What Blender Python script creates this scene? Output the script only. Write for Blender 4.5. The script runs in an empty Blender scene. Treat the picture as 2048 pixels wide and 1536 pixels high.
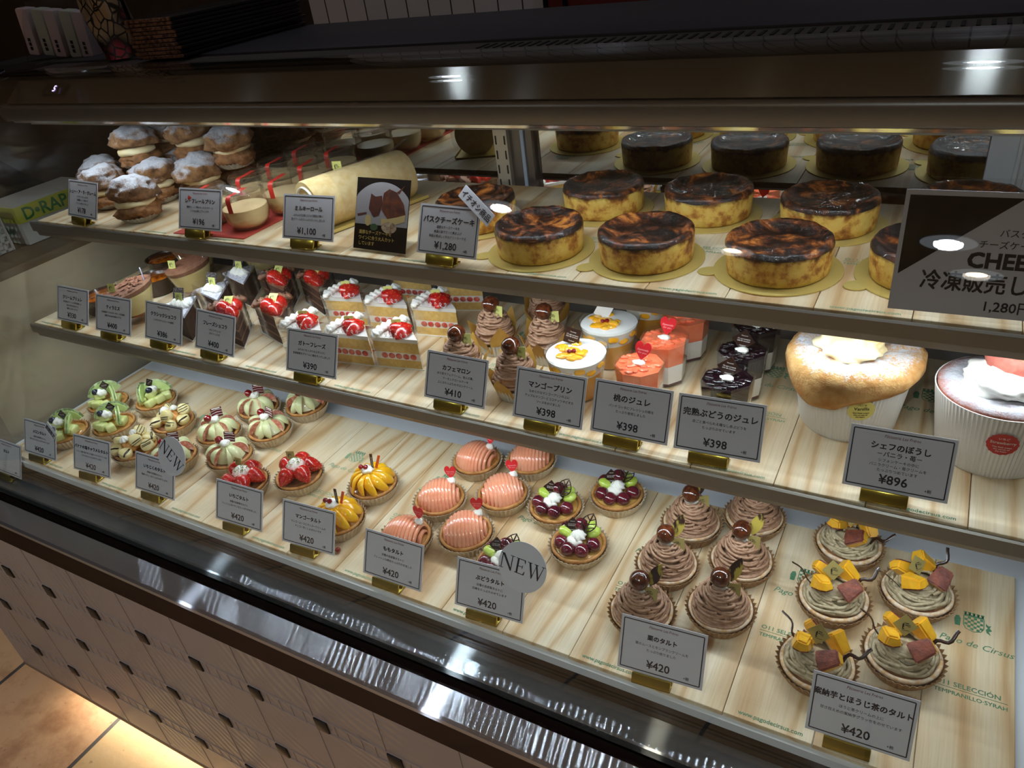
import bpy, bmesh, math, random
from mathutils import Vector, Matrix, noise

# ---------------------------------------------------------------- camera
scn = bpy.context.scene
COL = scn.collection
PI = math.pi
cam_d = bpy.data.cameras.new('camera')
cam = bpy.data.objects.new('camera', cam_d)
COL.objects.link(cam)
cam_d.sensor_fit = 'HORIZONTAL'
cam_d.sensor_width = 36.0
cam_d.lens = 36.0 * 1516.03 / 2048.0
cam_d.clip_start = 0.02
CR = [(0.87223843, 0.4744082, -0.11889899), (0.16484947, -0.51405758, -0.84176568), (-0.46046147, 0.71461994, -0.52658672)]
right, up, back = Vector(CR[0]), -Vector(CR[1]), -Vector(CR[2])
m = Matrix((right, up, back)).transposed().to_4x4()
m.translation = Vector((0.50458282, -0.52941764, 0.78433398))
cam.matrix_world = m
scn.camera = cam

# ---------------------------------------------------------------- view, world
vs = scn.view_settings
vs.view_transform = 'Standard'
vs.look = 'None'
vs.gamma = 1.0
vs.exposure = 1.1
vs.use_curve_mapping = False
scn.cycles.transparent_max_bounces = 40
scn.cycles.max_bounces = 10
scn.cycles.glossy_bounces = 5
scn.cycles.sample_clamp_indirect = 6.0
scn.cycles.caustics_reflective = False
scn.cycles.caustics_refractive = False
world = bpy.data.worlds.new('dim_shop')
scn.world = world
world.use_nodes = True
world.node_tree.nodes['Background'].inputs[0].default_value = (0.55, 0.56, 0.62, 1)
world.node_tree.nodes['Background'].inputs[1].default_value = 0.03

# warm strip under the front panel (the downlights carry their own lamps, see downlight())
def area(name, loc, target, sx, sy, power, col, spread=180):
    d = bpy.data.lights.new(name, 'AREA')
    d.shape = 'RECTANGLE'; d.size = sx; d.size_y = sy; d.energy = power; d.color = col
    d.spread = math.radians(spread)
    o = bpy.data.objects.new(name, d); COL.objects.link(o)
    o.location = loc
    o.rotation_euler = (Vector(target) - Vector(loc)).to_track_quat('-Z', 'Y').to_euler()
    return o
area('plinth_light', (-0.1, -0.073, -0.694), (-0.1, -0.12, -0.76), 2.2, 0.02, 1.0, (1.0, 0.92, 0.78))

# ---------------------------------------------------------------- materials
def lin(c):
    r = []
    for v in c:
        v = v / 255.0
        r.append(v / 12.92 if v <= 0.04045 else ((v + 0.055) / 1.055) ** 2.4)
    return (r[0], r[1], r[2], 1.0)

class NT:
    def __init__(s, name):
        s.m = bpy.data.materials.new(name); s.m.use_nodes = True
        s.t = s.m.node_tree
        for n in list(s.t.nodes): s.t.nodes.remove(n)
        s.out = s.t.nodes.new('ShaderNodeOutputMaterial')
    def n(s, typ, **k):
        o = s.t.nodes.new('ShaderNode' + typ)
        for a, b in k.items():
            if a.startswith('i_'): o.inputs[a[2:].replace('_', ' ')].default_value = b
            else: setattr(o, a, b)
        return o
    def l(s, a, b): s.t.links.new(a, b)
    def coords(s, scale=(1, 1, 1), kind='Object', rnd=False):
        tc = s.n('TexCoord'); mp = s.n('Mapping')
        mp.inputs['Scale'].default_value = scale
        s.l(tc.outputs[kind], mp.inputs['Vector'])
        if rnd:
            oi = s.n('ObjectInfo'); mu = s.n('Math', operation='MULTIPLY'); mu.inputs[1].default_value = 7.3
            s.l(oi.outputs['Random'], mu.inputs[0])
            cb = s.n('CombineXYZ')
            for k in range(3): s.l(mu.outputs[0], cb.inputs[k])
            s.l(cb.outputs[0], mp.inputs['Location'])
        return mp.outputs[0]
    def noise(s, vec, scale, detail=4, rough=.55, dist=0):
        o = s.n('TexNoise'); s.l(vec, o.inputs['Vector'])
        o.inputs['Scale'].default_value = scale; o.inputs['Detail'].default_value = detail
        o.inputs['Roughness'].default_value = rough; o.inputs['Distortion'].default_value = dist
        return o.outputs['Fac']
    def ramp(s, fac, stops):
        o = s.n('ValToRGB'); s.l(fac, o.inputs[0])
        e = o.color_ramp.elements
        while len(e) < len(stops): e.new(0.5)
        for k, (p, c) in enumerate(stops): e[k].position = p; e[k].color = c if len(c) == 4 else lin(c)
        return o.outputs[0]
    def mix(s, fac, a, b):
        o = s.n('Mix', data_type='RGBA')
        for sock, v in ((o.inputs[0], fac), (o.inputs[6], a), (o.inputs[7], b)):
            if isinstance(v, (int, float)): sock.default_value = v
            elif isinstance(v, tuple): sock.default_value = v if len(v) == 4 else lin(v)
            else: s.l(v, sock)
        return o.outputs[2]
    def bump(s, h, strength, dist=.001):
        o = s.n('Bump'); s.l(h, o.inputs['Height'])
        o.inputs['Strength'].default_value = strength; o.inputs['Distance'].default_value = dist
        return o.outputs[0]
    def princ(s, col, rough=.5, metal=0, normal=None, coat=0, spec=.5, aniso=0, sss=0, emit=None, es=0):
        p = s.n('BsdfPrincipled')
        if isinstance(col, tuple): p.inputs['Base Color'].default_value = col if len(col) == 4 else lin(col)
        else: s.l(col, p.inputs['Base Color'])
        if isinstance(rough, (int, float)): p.inputs['Roughness'].default_value = rough
        else: s.l(rough, p.inputs['Roughness'])
        p.inputs['Metallic'].default_value = metal
        p.inputs['Coat Weight'].default_value = coat; p.inputs['Coat Roughness'].default_value = .06
        p.inputs['Specular IOR Level'].default_value = spec
        p.inputs['Anisotropic'].default_value = aniso
        if sss:
            p.inputs['Subsurface Weight'].default_value = sss
            p.inputs['Subsurface Radius'].default_value = (.006, .004, .002)
            p.inputs['Subsurface Scale'].default_value = 1.0
        if emit:
            p.inputs['Emission Color'].default_value = lin(emit); p.inputs['Emission Strength'].default_value = es
        if normal is not None: s.l(normal, p.inputs['Normal'])
        s.l(p.outputs[0], s.out.inputs[0])
        return p

MATS = {}
def pm(name, c1, c2=None, scale=60, rough=.5, metal=0, bump=0, bscale=None, bdist=.001, coat=0, spec=.5, ramp=(.35, .65), detail=4, stretch=(1, 1, 1), rnd=True, sss=0):
    if name in MATS: return MATS[name]
    t = NT(name)
    vec = None
    if c2 or bump: vec = t.coords(stretch, rnd=rnd)
    col = c1
    if c2: col = t.ramp(t.noise(vec, scale, detail), [(ramp[0], c1), (ramp[1], c2)])
    nrm = t.bump(t.noise(vec, bscale or scale, 5), bump, bdist) if bump else None
    t.princ(col, rough, metal, nrm, coat, spec, sss=sss)
    MATS[name] = t.m
    return t.m

def glassy(name, tint=(255, 255, 255), ior=1.45, rough=0.0, haze=0.0):
    t = NT(name)
    tr = t.n('BsdfTransparent'); tr.inputs[0].default_value = lin(tint)
    gl = t.n('BsdfGlossy'); gl.inputs['Roughness'].default_value = rough
    fr = t.n('Fresnel')
    ge = t.n('NewGeometry'); mr = t.n('MapRange'); t.l(ge.outputs['Backfacing'], mr.inputs[0])
    mr.inputs['To Min'].default_value = ior; mr.inputs['To Max'].default_value = 1.0 / ior
    t.l(mr.outputs[0], fr.inputs['IOR'])
    mx = t.n('MixShader'); t.l(fr.outputs[0], mx.inputs[0]); t.l(tr.outputs[0], mx.inputs[1]); t.l(gl.outputs[0], mx.inputs[2])
    res = mx.outputs[0]
    if haze:
        df = t.n('BsdfDiffuse'); df.inputs[0].default_value = (.8, .85, .8, 1)
        v = t.coords((1, 1, 1))
        nf = t.ramp(t.noise(v, 6, 6), [(.4, (0, 0, 0, 1)), (.8, (haze, haze, haze, 1))])
        m2 = t.n('MixShader'); t.l(nf, m2.inputs[0]); t.l(res, m2.inputs[1]); t.l(df.outputs[0], m2.inputs[2])
        res = m2.outputs[0]
    t.l(res, t.out.inputs[0])
    MATS[name] = t.m
    return t.m

def wood():
    t = NT('pine_lid')
    v = t.coords((1, .16, 1), rnd=True)
    n1 = t.noise(v, 16, 3, .5, 1.2)
    w = t.n('TexWave', wave_type='BANDS', bands_direction='X', wave_profile='SIN')
    t.l(v, w.inputs['Vector'])
    w.inputs['Scale'].default_value = 6.5; w.inputs['Distortion'].default_value = 16.0
    w.inputs['Detail'].default_value = 2.0; w.inputs['Detail Scale'].default_value = 1.1
    c = t.ramp(w.outputs['Fac'], [(.0, (238, 227, 205)), (.6, (235, 220, 193)), (.86, (228, 207, 174)), (1.0, (212, 183, 145))])
    big = t.ramp(n1, [(.35, (255, 250, 240)), (.75, (236, 214, 180))])
    mu = t.n('Mix', data_type='RGBA', blend_type='MULTIPLY'); mu.inputs[0].default_value = .8
    t.l(c, mu.inputs[6]); t.l(big, mu.inputs[7])
    v2 = t.coords((1, .03, 1), rnd=True)
    fine = t.noise(v2, 420, 2)
    fr = t.ramp(fine, [(.3, (232, 222, 205)), (.6, (255, 255, 255))])
    m2 = t.n('Mix', data_type='RGBA', blend_type='MULTIPLY'); m2.inputs[0].default_value = .5
    t.l(mu.outputs[2], m2.inputs[6]); t.l(fr, m2.inputs[7])
    t.princ(m2.outputs[2], .55, 0, t.bump(fine, .15, .0004))
    MATS['wood'] = t.m

def steel(name, base, r, aniso):
    """brushed along X: the highlight is long across the brushing and narrow along it"""
    t = NT(name)
    g = t.n('BsdfAnisotropic'); g.distribution = 'GGX'
    g.inputs['Color'].default_value = lin(base); g.inputs['Roughness'].default_value = r; g.inputs['Anisotropy'].default_value = -aniso
    tg = t.n('Tangent', direction_type='RADIAL', axis='X')
    t.l(tg.outputs[0], g.inputs['Tangent'])
    d = t.n('BsdfDiffuse'); d.inputs['Color'].default_value = lin(base)
    mx = t.n('MixShader'); mx.inputs[0].default_value = .06
    t.l(g.outputs[0], mx.inputs[1]); t.l(d.outputs[0], mx.inputs[2]); t.l(mx.outputs[0], t.out.inputs[0])
    MATS[name] = t.m

def emis(name, col, s):
    t = NT(name)
    e = t.n('Emission'); e.inputs[0].default_value = lin(col); e.inputs[1].default_value = s
    t.l(e.outputs[0], t.out.inputs[0]); MATS[name] = t.m

wood()
steel('brushed_rail', (205, 210, 220), .132, .94)
steel('brushed_canopy', (158, 154, 152), .2, .85)
pm('satin_grey', (142, 138, 138), rough=.32, metal=.75)
pm('lip_grey', (150, 144, 138), rough=.38, metal=.7)
pm('dark_rail', (58, 44, 38), rough=.25, metal=.85)
pm('black_trim', (17, 18, 19), rough=.16, spec=.3)
pm('black_gloss', (20, 20, 23), rough=.12, spec=.6)
pm('counter_slab', (52, 53, 60), rough=.48, spec=.3)
pm('inlay_black', (14, 12, 14), rough=.4, spec=.3)
pm('white_deck', (226, 230, 236), rough=.45)
pm('white_frame', (205, 208, 210), rough=.4, metal=.2)
pm('post_beige', (205, 196, 180), rough=.35, metal=.5)
pm('post_dark', (120, 115, 110), rough=.3, metal=.7)
pm('slot_black', (10, 10, 10), rough=.8)
pm('brown_board', (206, 190, 164), (216, 200, 176), 5, .75)
pm('brown_band', (110, 90, 68), (124, 102, 76), 6, .7)
glassy('pane', (250, 253, 250), 1.46)
glassy('end_pane', (246, 246, 244), 1.46, haze=.03)
glassy('cup_clear', (252, 252, 250), 1.5, .02, haze=.03)
glassy('film', (250, 250, 252), 1.35, .05)
glassy('sleeve', (252, 252, 252), 1.25, .03)
t = NT('mirror'); g = t.n('BsdfGlossy'); g.inputs['Color'].default_value = (.56, .57, .56, 1); g.inputs['Roughness'].default_value = 0.0
t.l(g.outputs[0], t.out.inputs[0]); MATS['mirror'] = t.m
emis('led_dot', (232, 241, 255), 145.0)
emis('led_lens', (235, 243, 255), 2.2)
emis('downlight_glow', (255, 226, 185), 20.0)
emis('downlight_cool', (225, 235, 255), 40.0)
emis('reflector_glow', (200, 206, 215), .9)
emis('digit_blue', (190, 170, 255), 2.5)

def tile_panel():
    t = NT('taupe_tiles')
    v = t.coords((1, 1, 1))
    n1 = t.noise(v, 4, 4)
    c = t.ramp(n1, [(.3, (140, 128, 121)), (.7, (154, 141, 133))])
    # carved arcs: rings stretched, only inside patches
    w = t.n('TexWave', wave_type='RINGS', rings_direction='Y'); t.l(v, w.inputs['Vector'])
    w.inputs['Scale'].default_value = 16; w.inputs['Distortion'].default_value = 4.5; w.inputs['Detail'].default_value = 2; w.inputs['Detail Scale'].default_value = .7
    patch = t.ramp(t.noise(v, 3.2, 2), [(.44, (0, 0, 0, 1)), (.56, (1, 1, 1, 1))])
    mu = t.n('Math', operation='MULTIPLY'); t.l(w.outputs['Fac'], mu.inputs[0]); t.l(patch, mu.inputs[1])
    rough = t.ramp(n1, [(.3, (.3, .3, .3, 1)), (.7, (.45, .45, .45, 1))])
    t.princ(c, rough, 0, t.bump(mu.outputs[0], .32, .004))
    MATS['taupe'] = t.m
tile_panel()

def floor_mat():
    t = NT('terracotta_floor')
    v = t.coords((1, 1, 1))
    b = t.n('TexBrick'); b.offset = 0.0; b.squash = 1.0
    mp = t.n('Mapping'); mp.inputs['Location'].default_value = (.235, .0, 0); t.l(v, mp.inputs['Vector'])
    t.l(mp.outputs[0], b.inputs['Vector'])
    b.inputs['Scale'].default_value = 1.0; b.inputs['Brick Width'].default_value = .4; b.inputs['Row Height'].default_value = .4
    b.inputs['Mortar Size'].default_value = .006; b.inputs['Color1'].default_value = lin((216, 190, 146)); b.inputs['Color2'].default_value = lin((210, 170, 136)); b.inputs['Mortar'].default_value = lin((86, 84, 84))
    n1 = t.ramp(t.noise(v, 9, 6, .65), [(.3, (196, 162, 122)), (.5, (255, 240, 212)), (.75, (255, 250, 238))])
    mu = t.n('Mix', data_type='RGBA', blend_type='MULTIPLY'); mu.inputs[0].default_value = .75
    t.l(b.outputs['Color'], mu.inputs[6]); t.l(n1, mu.inputs[7])
    pit = t.ramp(t.noise(v, 55, 6, .6), [(.24, (90, 55, 30)), (.34, (255, 255, 255))])
    m2 = t.n('Mix', data_type='RGBA', blend_type='MULTIPLY'); m2.inputs[0].default_value = .7
    t.l(mu.outputs[2], m2.inputs[6]); t.l(pit, m2.inputs[7])
    t.princ(m2.outputs[2], .55, 0, t.bump(t.noise(v, 40, 6), .4, .003))
    MATS['floor'] = t.m
floor_mat()

def wall_mat():
    t = NT('white_wall_tiles')
    v = t.coords((1, 1, 1))
    sp = t.n('SeparateXYZ'); t.l(v, sp.inputs[0]); cb = t.n('CombineXYZ'); t.l(sp.outputs[0], cb.inputs[0]); t.l(sp.outputs[2], cb.inputs[1])
    b = t.n('TexBrick'); b.offset = 0.0; b.squash = 1.0; t.l(cb.outputs[0], b.inputs['Vector'])
    b.inputs['Scale'].default_value = 1.0; b.inputs['Brick Width'].default_value = .0813; b.inputs['Row Height'].default_value = .24
    b.inputs['Mortar Size'].default_value = .0025
    b.inputs['Color1'].default_value = lin((215, 215, 216)); b.inputs['Color2'].default_value = lin((205, 206, 210)); b.inputs['Mortar'].default_value = lin((70, 70, 72))
    t.princ(b.outputs['Color'], .25)
    MATS['wall_tile'] = t.m
wall_mat()

# ---------------------------------------------------------------- mesh helpers
class MB:
    def __init__(s): s.v = []; s.f = []; s.mi = []
    def add(s, vf, m=0, M=None):
        v, f = vf
        o = len(s.v)
        if M is not None: s.v += [tuple(M @ Vector(p)) for p in v]
        else: s.v += [tuple(p) for p in v]
        s.f += [tuple(i + o for i in q) for q in f]
        if isinstance(m, int): s.mi += [m] * len(f)
        else: s.mi += list(m)
        return s

def T(x=0, y=0, z=0): return Matrix.Translation((x, y, z))
def R(a, ax): return Matrix.Rotation(a, 4, ax)
def S(x, y=None, z=None):
    y = x if y is None else y; z = x if z is None else z
    return Matrix.Diagonal((x, y, z, 1))

def obj(name, mb, mats, parent=None, smooth=35, loc=None):
    me = bpy.data.meshes.new(name)
    me.from_pydata(mb.v, [], mb.f)
    if not isinstance(mats, (list, tuple)): mats = [mats]
    for q in mats: me.materials.append(MATS[q] if isinstance(q, str) else q)
    if len(mats) > 1: me.polygons.foreach_set('material_index', mb.mi)
    if smooth is not None:
        me.polygons.foreach_set('use_smooth', [True] * len(me.polygons))
        if smooth < 180: me.set_sharp_from_angle(angle=math.radians(smooth))
    me.update()
    o = bpy.data.objects.new(name, me)
    COL.objects.link(o)
    if parent is not None: o.parent = parent
    if loc: o.location = loc
    return o

def tag(o, label, cat, group=None):
    o['label'] = label; o['category'] = cat
    if group: o['group'] = group
    return o
def thing(name, label, cat, loc=(0, 0, 0), rz=0, group=None):
    o = bpy.data.objects.new(name, None); COL.objects.link(o)
    o.empty_display_size = .02
    o.location = loc; o.rotation_euler = (0, 0, rz)
    return tag(o, label, cat, group)
def struct(o):
    o['kind'] = 'structure'; return o
def dup(root, loc, rz, label, group=None, sc=None):
    r = root.copy(); COL.objects.link(r)
    r.location = loc; r.rotation_euler = (0, 0, rz); r['label'] = label
    if group: r['group'] = group
    if sc: r.scale = (sc, sc, sc)
    for ch in root.children:
        c = ch.copy(); COL.objects.link(c); c.parent = r
        for g in ch.children:
            d = g.copy(); COL.objects.link(d); d.parent = c
    return r
def scatter(builder, spots, group, z, base=1.0):
    """spots: (x, y, rot in degrees, label[, scale[, dz]]); the first is the prototype itself"""
    root = builder()
    for k, sp in enumerate(spots):
        x, y, a, lab = sp[:4]
        sc = sp[4] if len(sp) > 4 else base
        zz = z + (sp[5] if len(sp) > 5 else 0)
        if k == 0:
            first = (x, y, a, lab, sc, zz)
        else:
            dup(root, (x, y, zz), math.radians(a), lab, group, sc)
    x, y, a, lab, sc, zz = first
    root.location = (x, y, zz); root.rotation_euler = (0, 0, math.radians(a)); root.scale = (sc, sc, sc)
    root['label'] = lab
    if group: root['group'] = group
    return root

def box(cx, cy, cz, sx, sy, sz):
    x, y, z = sx / 2, sy / 2, sz / 2
    v = [(cx + a * x, cy + b * y, cz + c * z) for a in (-1, 1) for b in (-1, 1) for c in (-1, 1)]
    return v, [(0, 1, 3, 2), (4, 6, 7, 5), (0, 4, 5, 1), (2, 3, 7, 6), (0, 2, 6, 4), (1, 5, 7, 3)]

def from_bm(bm):
    bm.verts.index_update()
    r = [tuple(v.co) for v in bm.verts], [tuple(v.index for v in f.verts) for f in bm.faces]
    bm.free(); return r
def rbox(sx, sy, sz, r=.002, seg=2, c=(0, 0, 0)):
    bm = bmesh.new(); bmesh.ops.create_cube(bm, size=1.0)
    for v in bm.verts: v.co = Vector((v.co.x * sx, v.co.y * sy, v.co.z * sz)) + Vector(c)
    bmesh.ops.bevel(bm, geom=list(bm.edges), offset=r, segments=seg, affect='EDGES', profile=.5)
    return from_bm(bm)
_ico = {}
def ico(sub=2):
    if sub not in _ico:
        bm = bmesh.new(); bmesh.ops.create_icosphere(bm, subdivisions=sub, radius=1.0); _ico[sub] = from_bm(bm)
    return _ico[sub]
def blob(rx, ry, rz, c=(0, 0, 0), seed=0, amp=0.0, freq=1.5, sub=3, flat=None, octv=1):
    v, f = ico(sub)
    out = []
    for p in v:
        q = Vector(p)
        d = 1.0
        if amp:
            s = q * freq + Vector((seed * 3.1, seed * 1.7, seed * .9))
            d += amp * noise.noise(s)
            if octv > 1: d += amp * .5 * noise.noise(s * 2.3)
            if octv > 2: d += amp * .3 * noise.noise(s * 5.1)
        z = q.z * rz * d
        if flat is not None and z < flat: z = flat
        out.append((c[0] + q.x * rx * d, c[1] + q.y * ry * d, c[2] + z))
    return out, f
def lathe(prof, seg=48, fn=None, c=(0, 0), close=False):
    v = []; f = []; rows = []
    for k, (r, z) in enumerate(prof):
        if r <= 1e-6:
            v.append((c[0], c[1], z)); rows.append([len(v) - 1] * seg)
        else:
            row = []
            for i in range(seg):
                a = 2 * PI * i / seg
                rr, zz = (r, z) if fn is None else fn(r, z, a, k, i)
                v.append((c[0] + rr * math.cos(a), c[1] + rr * math.sin(a), zz)); row.append(len(v) - 1)
            rows.append(row)
    def strip(A, B):
        for i in range(seg):
            j = (i + 1) % seg
            q = [A[i], A[j], B[j], B[i]]
            u = []
            for x in q:
                if x not in u: u.append(x)
            if len(u) >= 3: f.append(tuple(u))
    for k in range(len(prof) - 1): strip(rows[k], rows[k + 1])
    if close: strip(rows[-1], rows[0])
    return v, f
def tube(path, r, seg=6, flatten=1.0, closed=False):
    P = [Vector(p) for p in path]; n = len(P)
    v = []; f = []
    prev = None
    for i, p in enumerate(P):
        t = (P[min(i + 1, n - 1)] - P[max(i - 1, 0)])
        if closed: t = P[(i + 1) % n] - P[i - 1]
        t.normalize()
        if prev is None:
            u = t.cross(Vector((0, 0, 1)))
            if u.length < .1: u = t.cross(Vector((0, 1, 0)))
        else: u = prev - t * prev.dot(t)
        u.normalize(); prev = u; w = t.cross(u)
        rr = r[i] if isinstance(r, (list, tuple)) else r
        for k in range(seg):
            a = 2 * PI * k / seg
            v.append(tuple(p + u * (rr * math.cos(a)) + w * (rr * flatten * math.sin(a))))
    m = n if closed else n - 1
    for i in range(m):
        for k in range(seg):
            a, b = i * seg, ((i + 1) % n) * seg
            f.append((a + k, a + (k + 1) % seg, b + (k + 1) % seg, b + k))
    if not closed:
        f.append(tuple(reversed(range(seg)))); f.append(tuple((n - 1) * seg + k for k in range(seg)))
    return v, f
def prism(out, z0, z1):
    n = len(out)
    v = [(x, y, z0) for x, y in out] + [(x, y, z1) for x, y in out]
    f = [tuple(reversed(range(n))), tuple(range(n, 2 * n))]
    for i in range(n):
        j = (i + 1) % n
        f.append((i, j, n + j, n + i))
    return v, f
def extrude_x(prof, x0, x1, closed=True):
    n = len(prof)
    v = [(x0, y, z) for y, z in prof] + [(x1, y, z) for y, z in prof]
    f = []
    if closed: f += [tuple(range(n)), tuple(reversed(range(n, 2 * n)))]
    for i in range(n if closed else n - 1):
        j = (i + 1) % n
        f.append((i, n + i, n + j, j))
    return v, f
def text(body, size, align='CENTER', bold=0.0, spacing=1.0, line=1.0, width=None, shear=0):
    """flat lettering as (verts, faces) in XY, baseline of the first line at y = 0"""
    c = bpy.data.curves.new('lettering', 'FONT'); c.body = body; c.size = size; c.align_x = align
    c.resolution_u = 2; c.space_character = spacing; c.space_line = line; c.shear = shear
    o = bpy.data.objects.new('lettering', c); COL.objects.link(o)
    dg = bpy.context.evaluated_depsgraph_get()
    me = bpy.data.meshes.new_from_object(o.evaluated_get(dg))
    v = [tuple(q.co) for q in me.vertices]; f = [tuple(p.vertices) for p in me.polygons]
    bpy.data.objects.remove(o); bpy.data.curves.remove(c); bpy.data.meshes.remove(me)
    if width and v:
        xs = [p[0] for p in v]; w = max(xs) - min(xs)
        if w > width:
            k = width / w
            v = [(p[0] * k, p[1], p[2]) for p in v]
    if bold and v:
        # heavier strokes: the same outlines laid four times, a hair apart
        b = bold * .8; n = len(v); V = []; F = []
        for q, (dx, dy) in enumerate(((b, b), (-b, b), (b, -b), (-b, -b))):
            V += [(x + dx, y + dy, z + q * .00001) for x, y, z in v]; F += [tuple(i + q * n for i in p) for p in f]
        v, f = V, F
    return v, f

# ================================================================ the room
ZT, ZM, LID = 0.3867, 0.2073, 0.19
XL, XR = -1.045, 0.66
struct(obj('floor', MB().add(box(-.3, 0, -.775, 6, 7, .05)), 'floor'))
pm('dim_brown', (70, 58, 44), (50, 40, 32), 2, .8)
struct(obj('wall_back', MB().add(box(.6, 1.63, .5, 4.1, .06, 2.6), 0).add(box(-2.85, 1.63, .5, 2.8, .06, 2.6), 1), ['wall_tile', 'dim_brown']))
pm('dim_ceiling', (216, 204, 190), rough=.9)
struct(obj('ceiling', MB().add(box(-1.0, -.8, 1.78, 8, 6, .06)), 'dim_ceiling'))
pm('dark_wall', (70, 64, 60), rough=.8)
struct(obj('wall_left', MB().add(box(-4.2, -.5, .5, .06, 6, 2.6)), 'dark_wall'))

pm('aisle_wall', (196, 186, 180), (170, 160, 154), 1.2, .7)
struct(obj('wall_front', MB().add(box(-.8, -3.2, .5, 7, .06, 2.6)), 'aisle_wall'))
struct(obj('wall_right', MB().add(box(2.6, -.5, .5, .06, 6, 2.6)), 'aisle_wall'))
pm('lamp_ring', (180, 180, 182), rough=.4, metal=.2)
def downlight(x, y, glow, col, power, label):
    t = thing('ceiling_downlight', label, 'ceiling light', (x, y, 1.75), 0, 'recessed ceiling downlights')
    obj('trim_ring', MB().add(lathe([(.078, 0), (.09, 0), (.09, -.006), (.078, -.004)], 32, close=True)), 'lamp_ring', t)
    obj('reflector', MB().add(lathe([(.032, -.0015), (.078, -.003)], 32)), 'reflector_glow', t)
    obj('lamp_lens', MB().add(lathe([(0, -.002), (.032, -.002)], 32)), glow, t)
    d = bpy.data.lights.new('downlight_lamp', 'SPOT'); d.energy = power; d.color = col
    d.spot_size = math.radians(116); d.spot_blend = .55; d.shadow_soft_size = .04
    o = bpy.data.objects.new('downlight_lamp', d); COL.objects.link(o); o.parent = t; o.location = (0, 0, -.012)
K, Wm = (0.82, .89, 1.0), (1.0, .86, .72)
for x, y, g, c, p, l in [(.53, -1.33, 'downlight_cool', K, 21, 'cool white ceiling downlight over the aisle, reflected in the big cheese sign'),
                         (-1.0, -1.27, 'downlight_cool', K, 21, 'cool white ceiling downlight over the aisle, reflected above the basque cake card'),
                         (-2.5, -1.28, 'downlight_cool', K, 21, 'cool white ceiling downlight over the aisle, reflected over the custard cups'),
                         (.525, .76, 'downlight_cool', K, 0.2, 'cool white ceiling downlight behind the counter, reflected at right of the hood'),
                         (-.84, .75, 'downlight_cool', K, 0.2, 'cool white ceiling downlight behind the counter, reflected mid hood'),
                         (-.16, -1.62, 'downlight_glow', Wm, 4, 'warm ceiling downlight over the aisle, reflected on a front cheesecake'),
                         (.63, -1.67, 'downlight_glow', Wm, 4, 'warm ceiling downlight over the aisle, reflected low on the big sign')]:
    downlight(x, y, g, c, p, l)

# red shelf panel and small pictures on the back wall
pm('dark_red', (104, 34, 26), rough=.5)
rp = thing('wall_poster', 'dark red poster on the tiled wall behind the case', 'panel', (-.2, 1.585, .52))
obj('board', MB().add(box(0, 0, .1, .72, .03, .34)), 'dark_red', rp)
obj('frame_bar', MB().add(box(-.3, -.018, .1, .012, .008, .34)).add(box(-.36, -.018, .1, .012, .008, .34)), 'black_trim', rp)

# ================================================================ the refrigerated case
case = thing('display_case', 'long refrigerated pastry display case with curved front glass and steel rails', 'display case', (0, 0, 0))
CX0, CX1 = -1.06, 0.72
# floor of the case
deck = MB().add(box((CX0 + CX1) / 2, .30, -.0135, CX1 - CX0, .61, .013))
obj('deck', deck, 'white_deck', case)
for k in range(9): obj('air_slot', MB().add(box(-.98 + k * .2, .375, -.0068, .05, .006, .0015)), 'slot_black', case)
# dark trim below the pine lids and the two brushed rails
RX0, RX1 = -1.36, .95
obj('dark_trim', MB().add(extrude_x([(-.0015, -.009), (-.0035, -.012), (-.004, -.032), (-.0055, -.034), (-.0055, -.056), (.03, -.056), (.03, -.0205), (.0, -.0205), (.0, -.009)], CX0, CX1)), 'black_trim', case)
obj('inner_rail', MB().add(extrude_x([(-.006, -.0495), (-.018, -.0499), (-.031, -.0504), (-.043, -.0511), (-.0455, -.053), (-.0455, -.066), (-.006, -.066)], RX0, RX1)), 'brushed_rail', case, 20)
obj('glass_channel', MB().add(extrude_x([(-.046, -.066), (-.046, -.07), (-.052, -.078), (-.066, -.078), (-.0715, -.066), (-.0715, -.09), (-.046, -.09)], RX0, RX1)), 'dark_rail', case)
obj('outer_rail', MB().add(extrude_x([(-.072, -.0495), (-.084, -.0499), (-.096, -.0504), (-.108, -.0511), (-.112, -.0545), (-.112, -.062), (-.072, -.062)], RX0, RX1)), 'brushed_rail', case, 20)
steel('dark_front', (74, 66, 64), .2, .5)
obj('front_band', MB().add(extrude_x([(-.1115, -.0625), (-.1125, -.066), (-.1125, -.106), (-.108, -.112), (-.108, -.12), (-.09, -.12), (-.09, -.0625)], RX0, RX1)), 'dark_front', case)
obj('body', MB().add(box((RX0 + RX1) / 2, .27, -.37, RX1 - RX0, .72, .5)), 'brown_board', case)
# tiled front: one large face with small black inlays
TP = 0.143; XB = -.063
fr = MB().add(box((RX0 + RX1) / 2, -.096, -.403, RX1 - RX0, .01, .562))
for row, z0 in ((0, -.2445), (1, -.4045), (2, -.5645)):
    # thin raised seams along the rows and small mosaic strips
    fr.add(box((RX0 + RX1) / 2, -.1013, z0 + .0155, RX1 - RX0, .0012, .0022))
    fr.add(box((RX0 + RX1) / 2, -.1013, z0 - .0155, RX1 - RX0, .0012, .0022))
rs = random.Random(4)
for col in range(-9, 8):
    x = XB + col * TP
    if RX0 < x - .07 < RX1:
        fr.add(box(x - .0145, -.1013, -.403, .0016, .001, .56))
    for row, z0 in ((0, -.2445), (1, -.4045), (2, -.5645)):
        for k in range(4):
            xx = x + .028 + k * .026 + (.0 if row != 1 else .0)
            if RX0 < xx < RX1 - .03: fr.add(box(xx, -.1012, z0, .0014, .0008, .03))
obj('tiled_front', fr, 'taupe', case)
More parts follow.
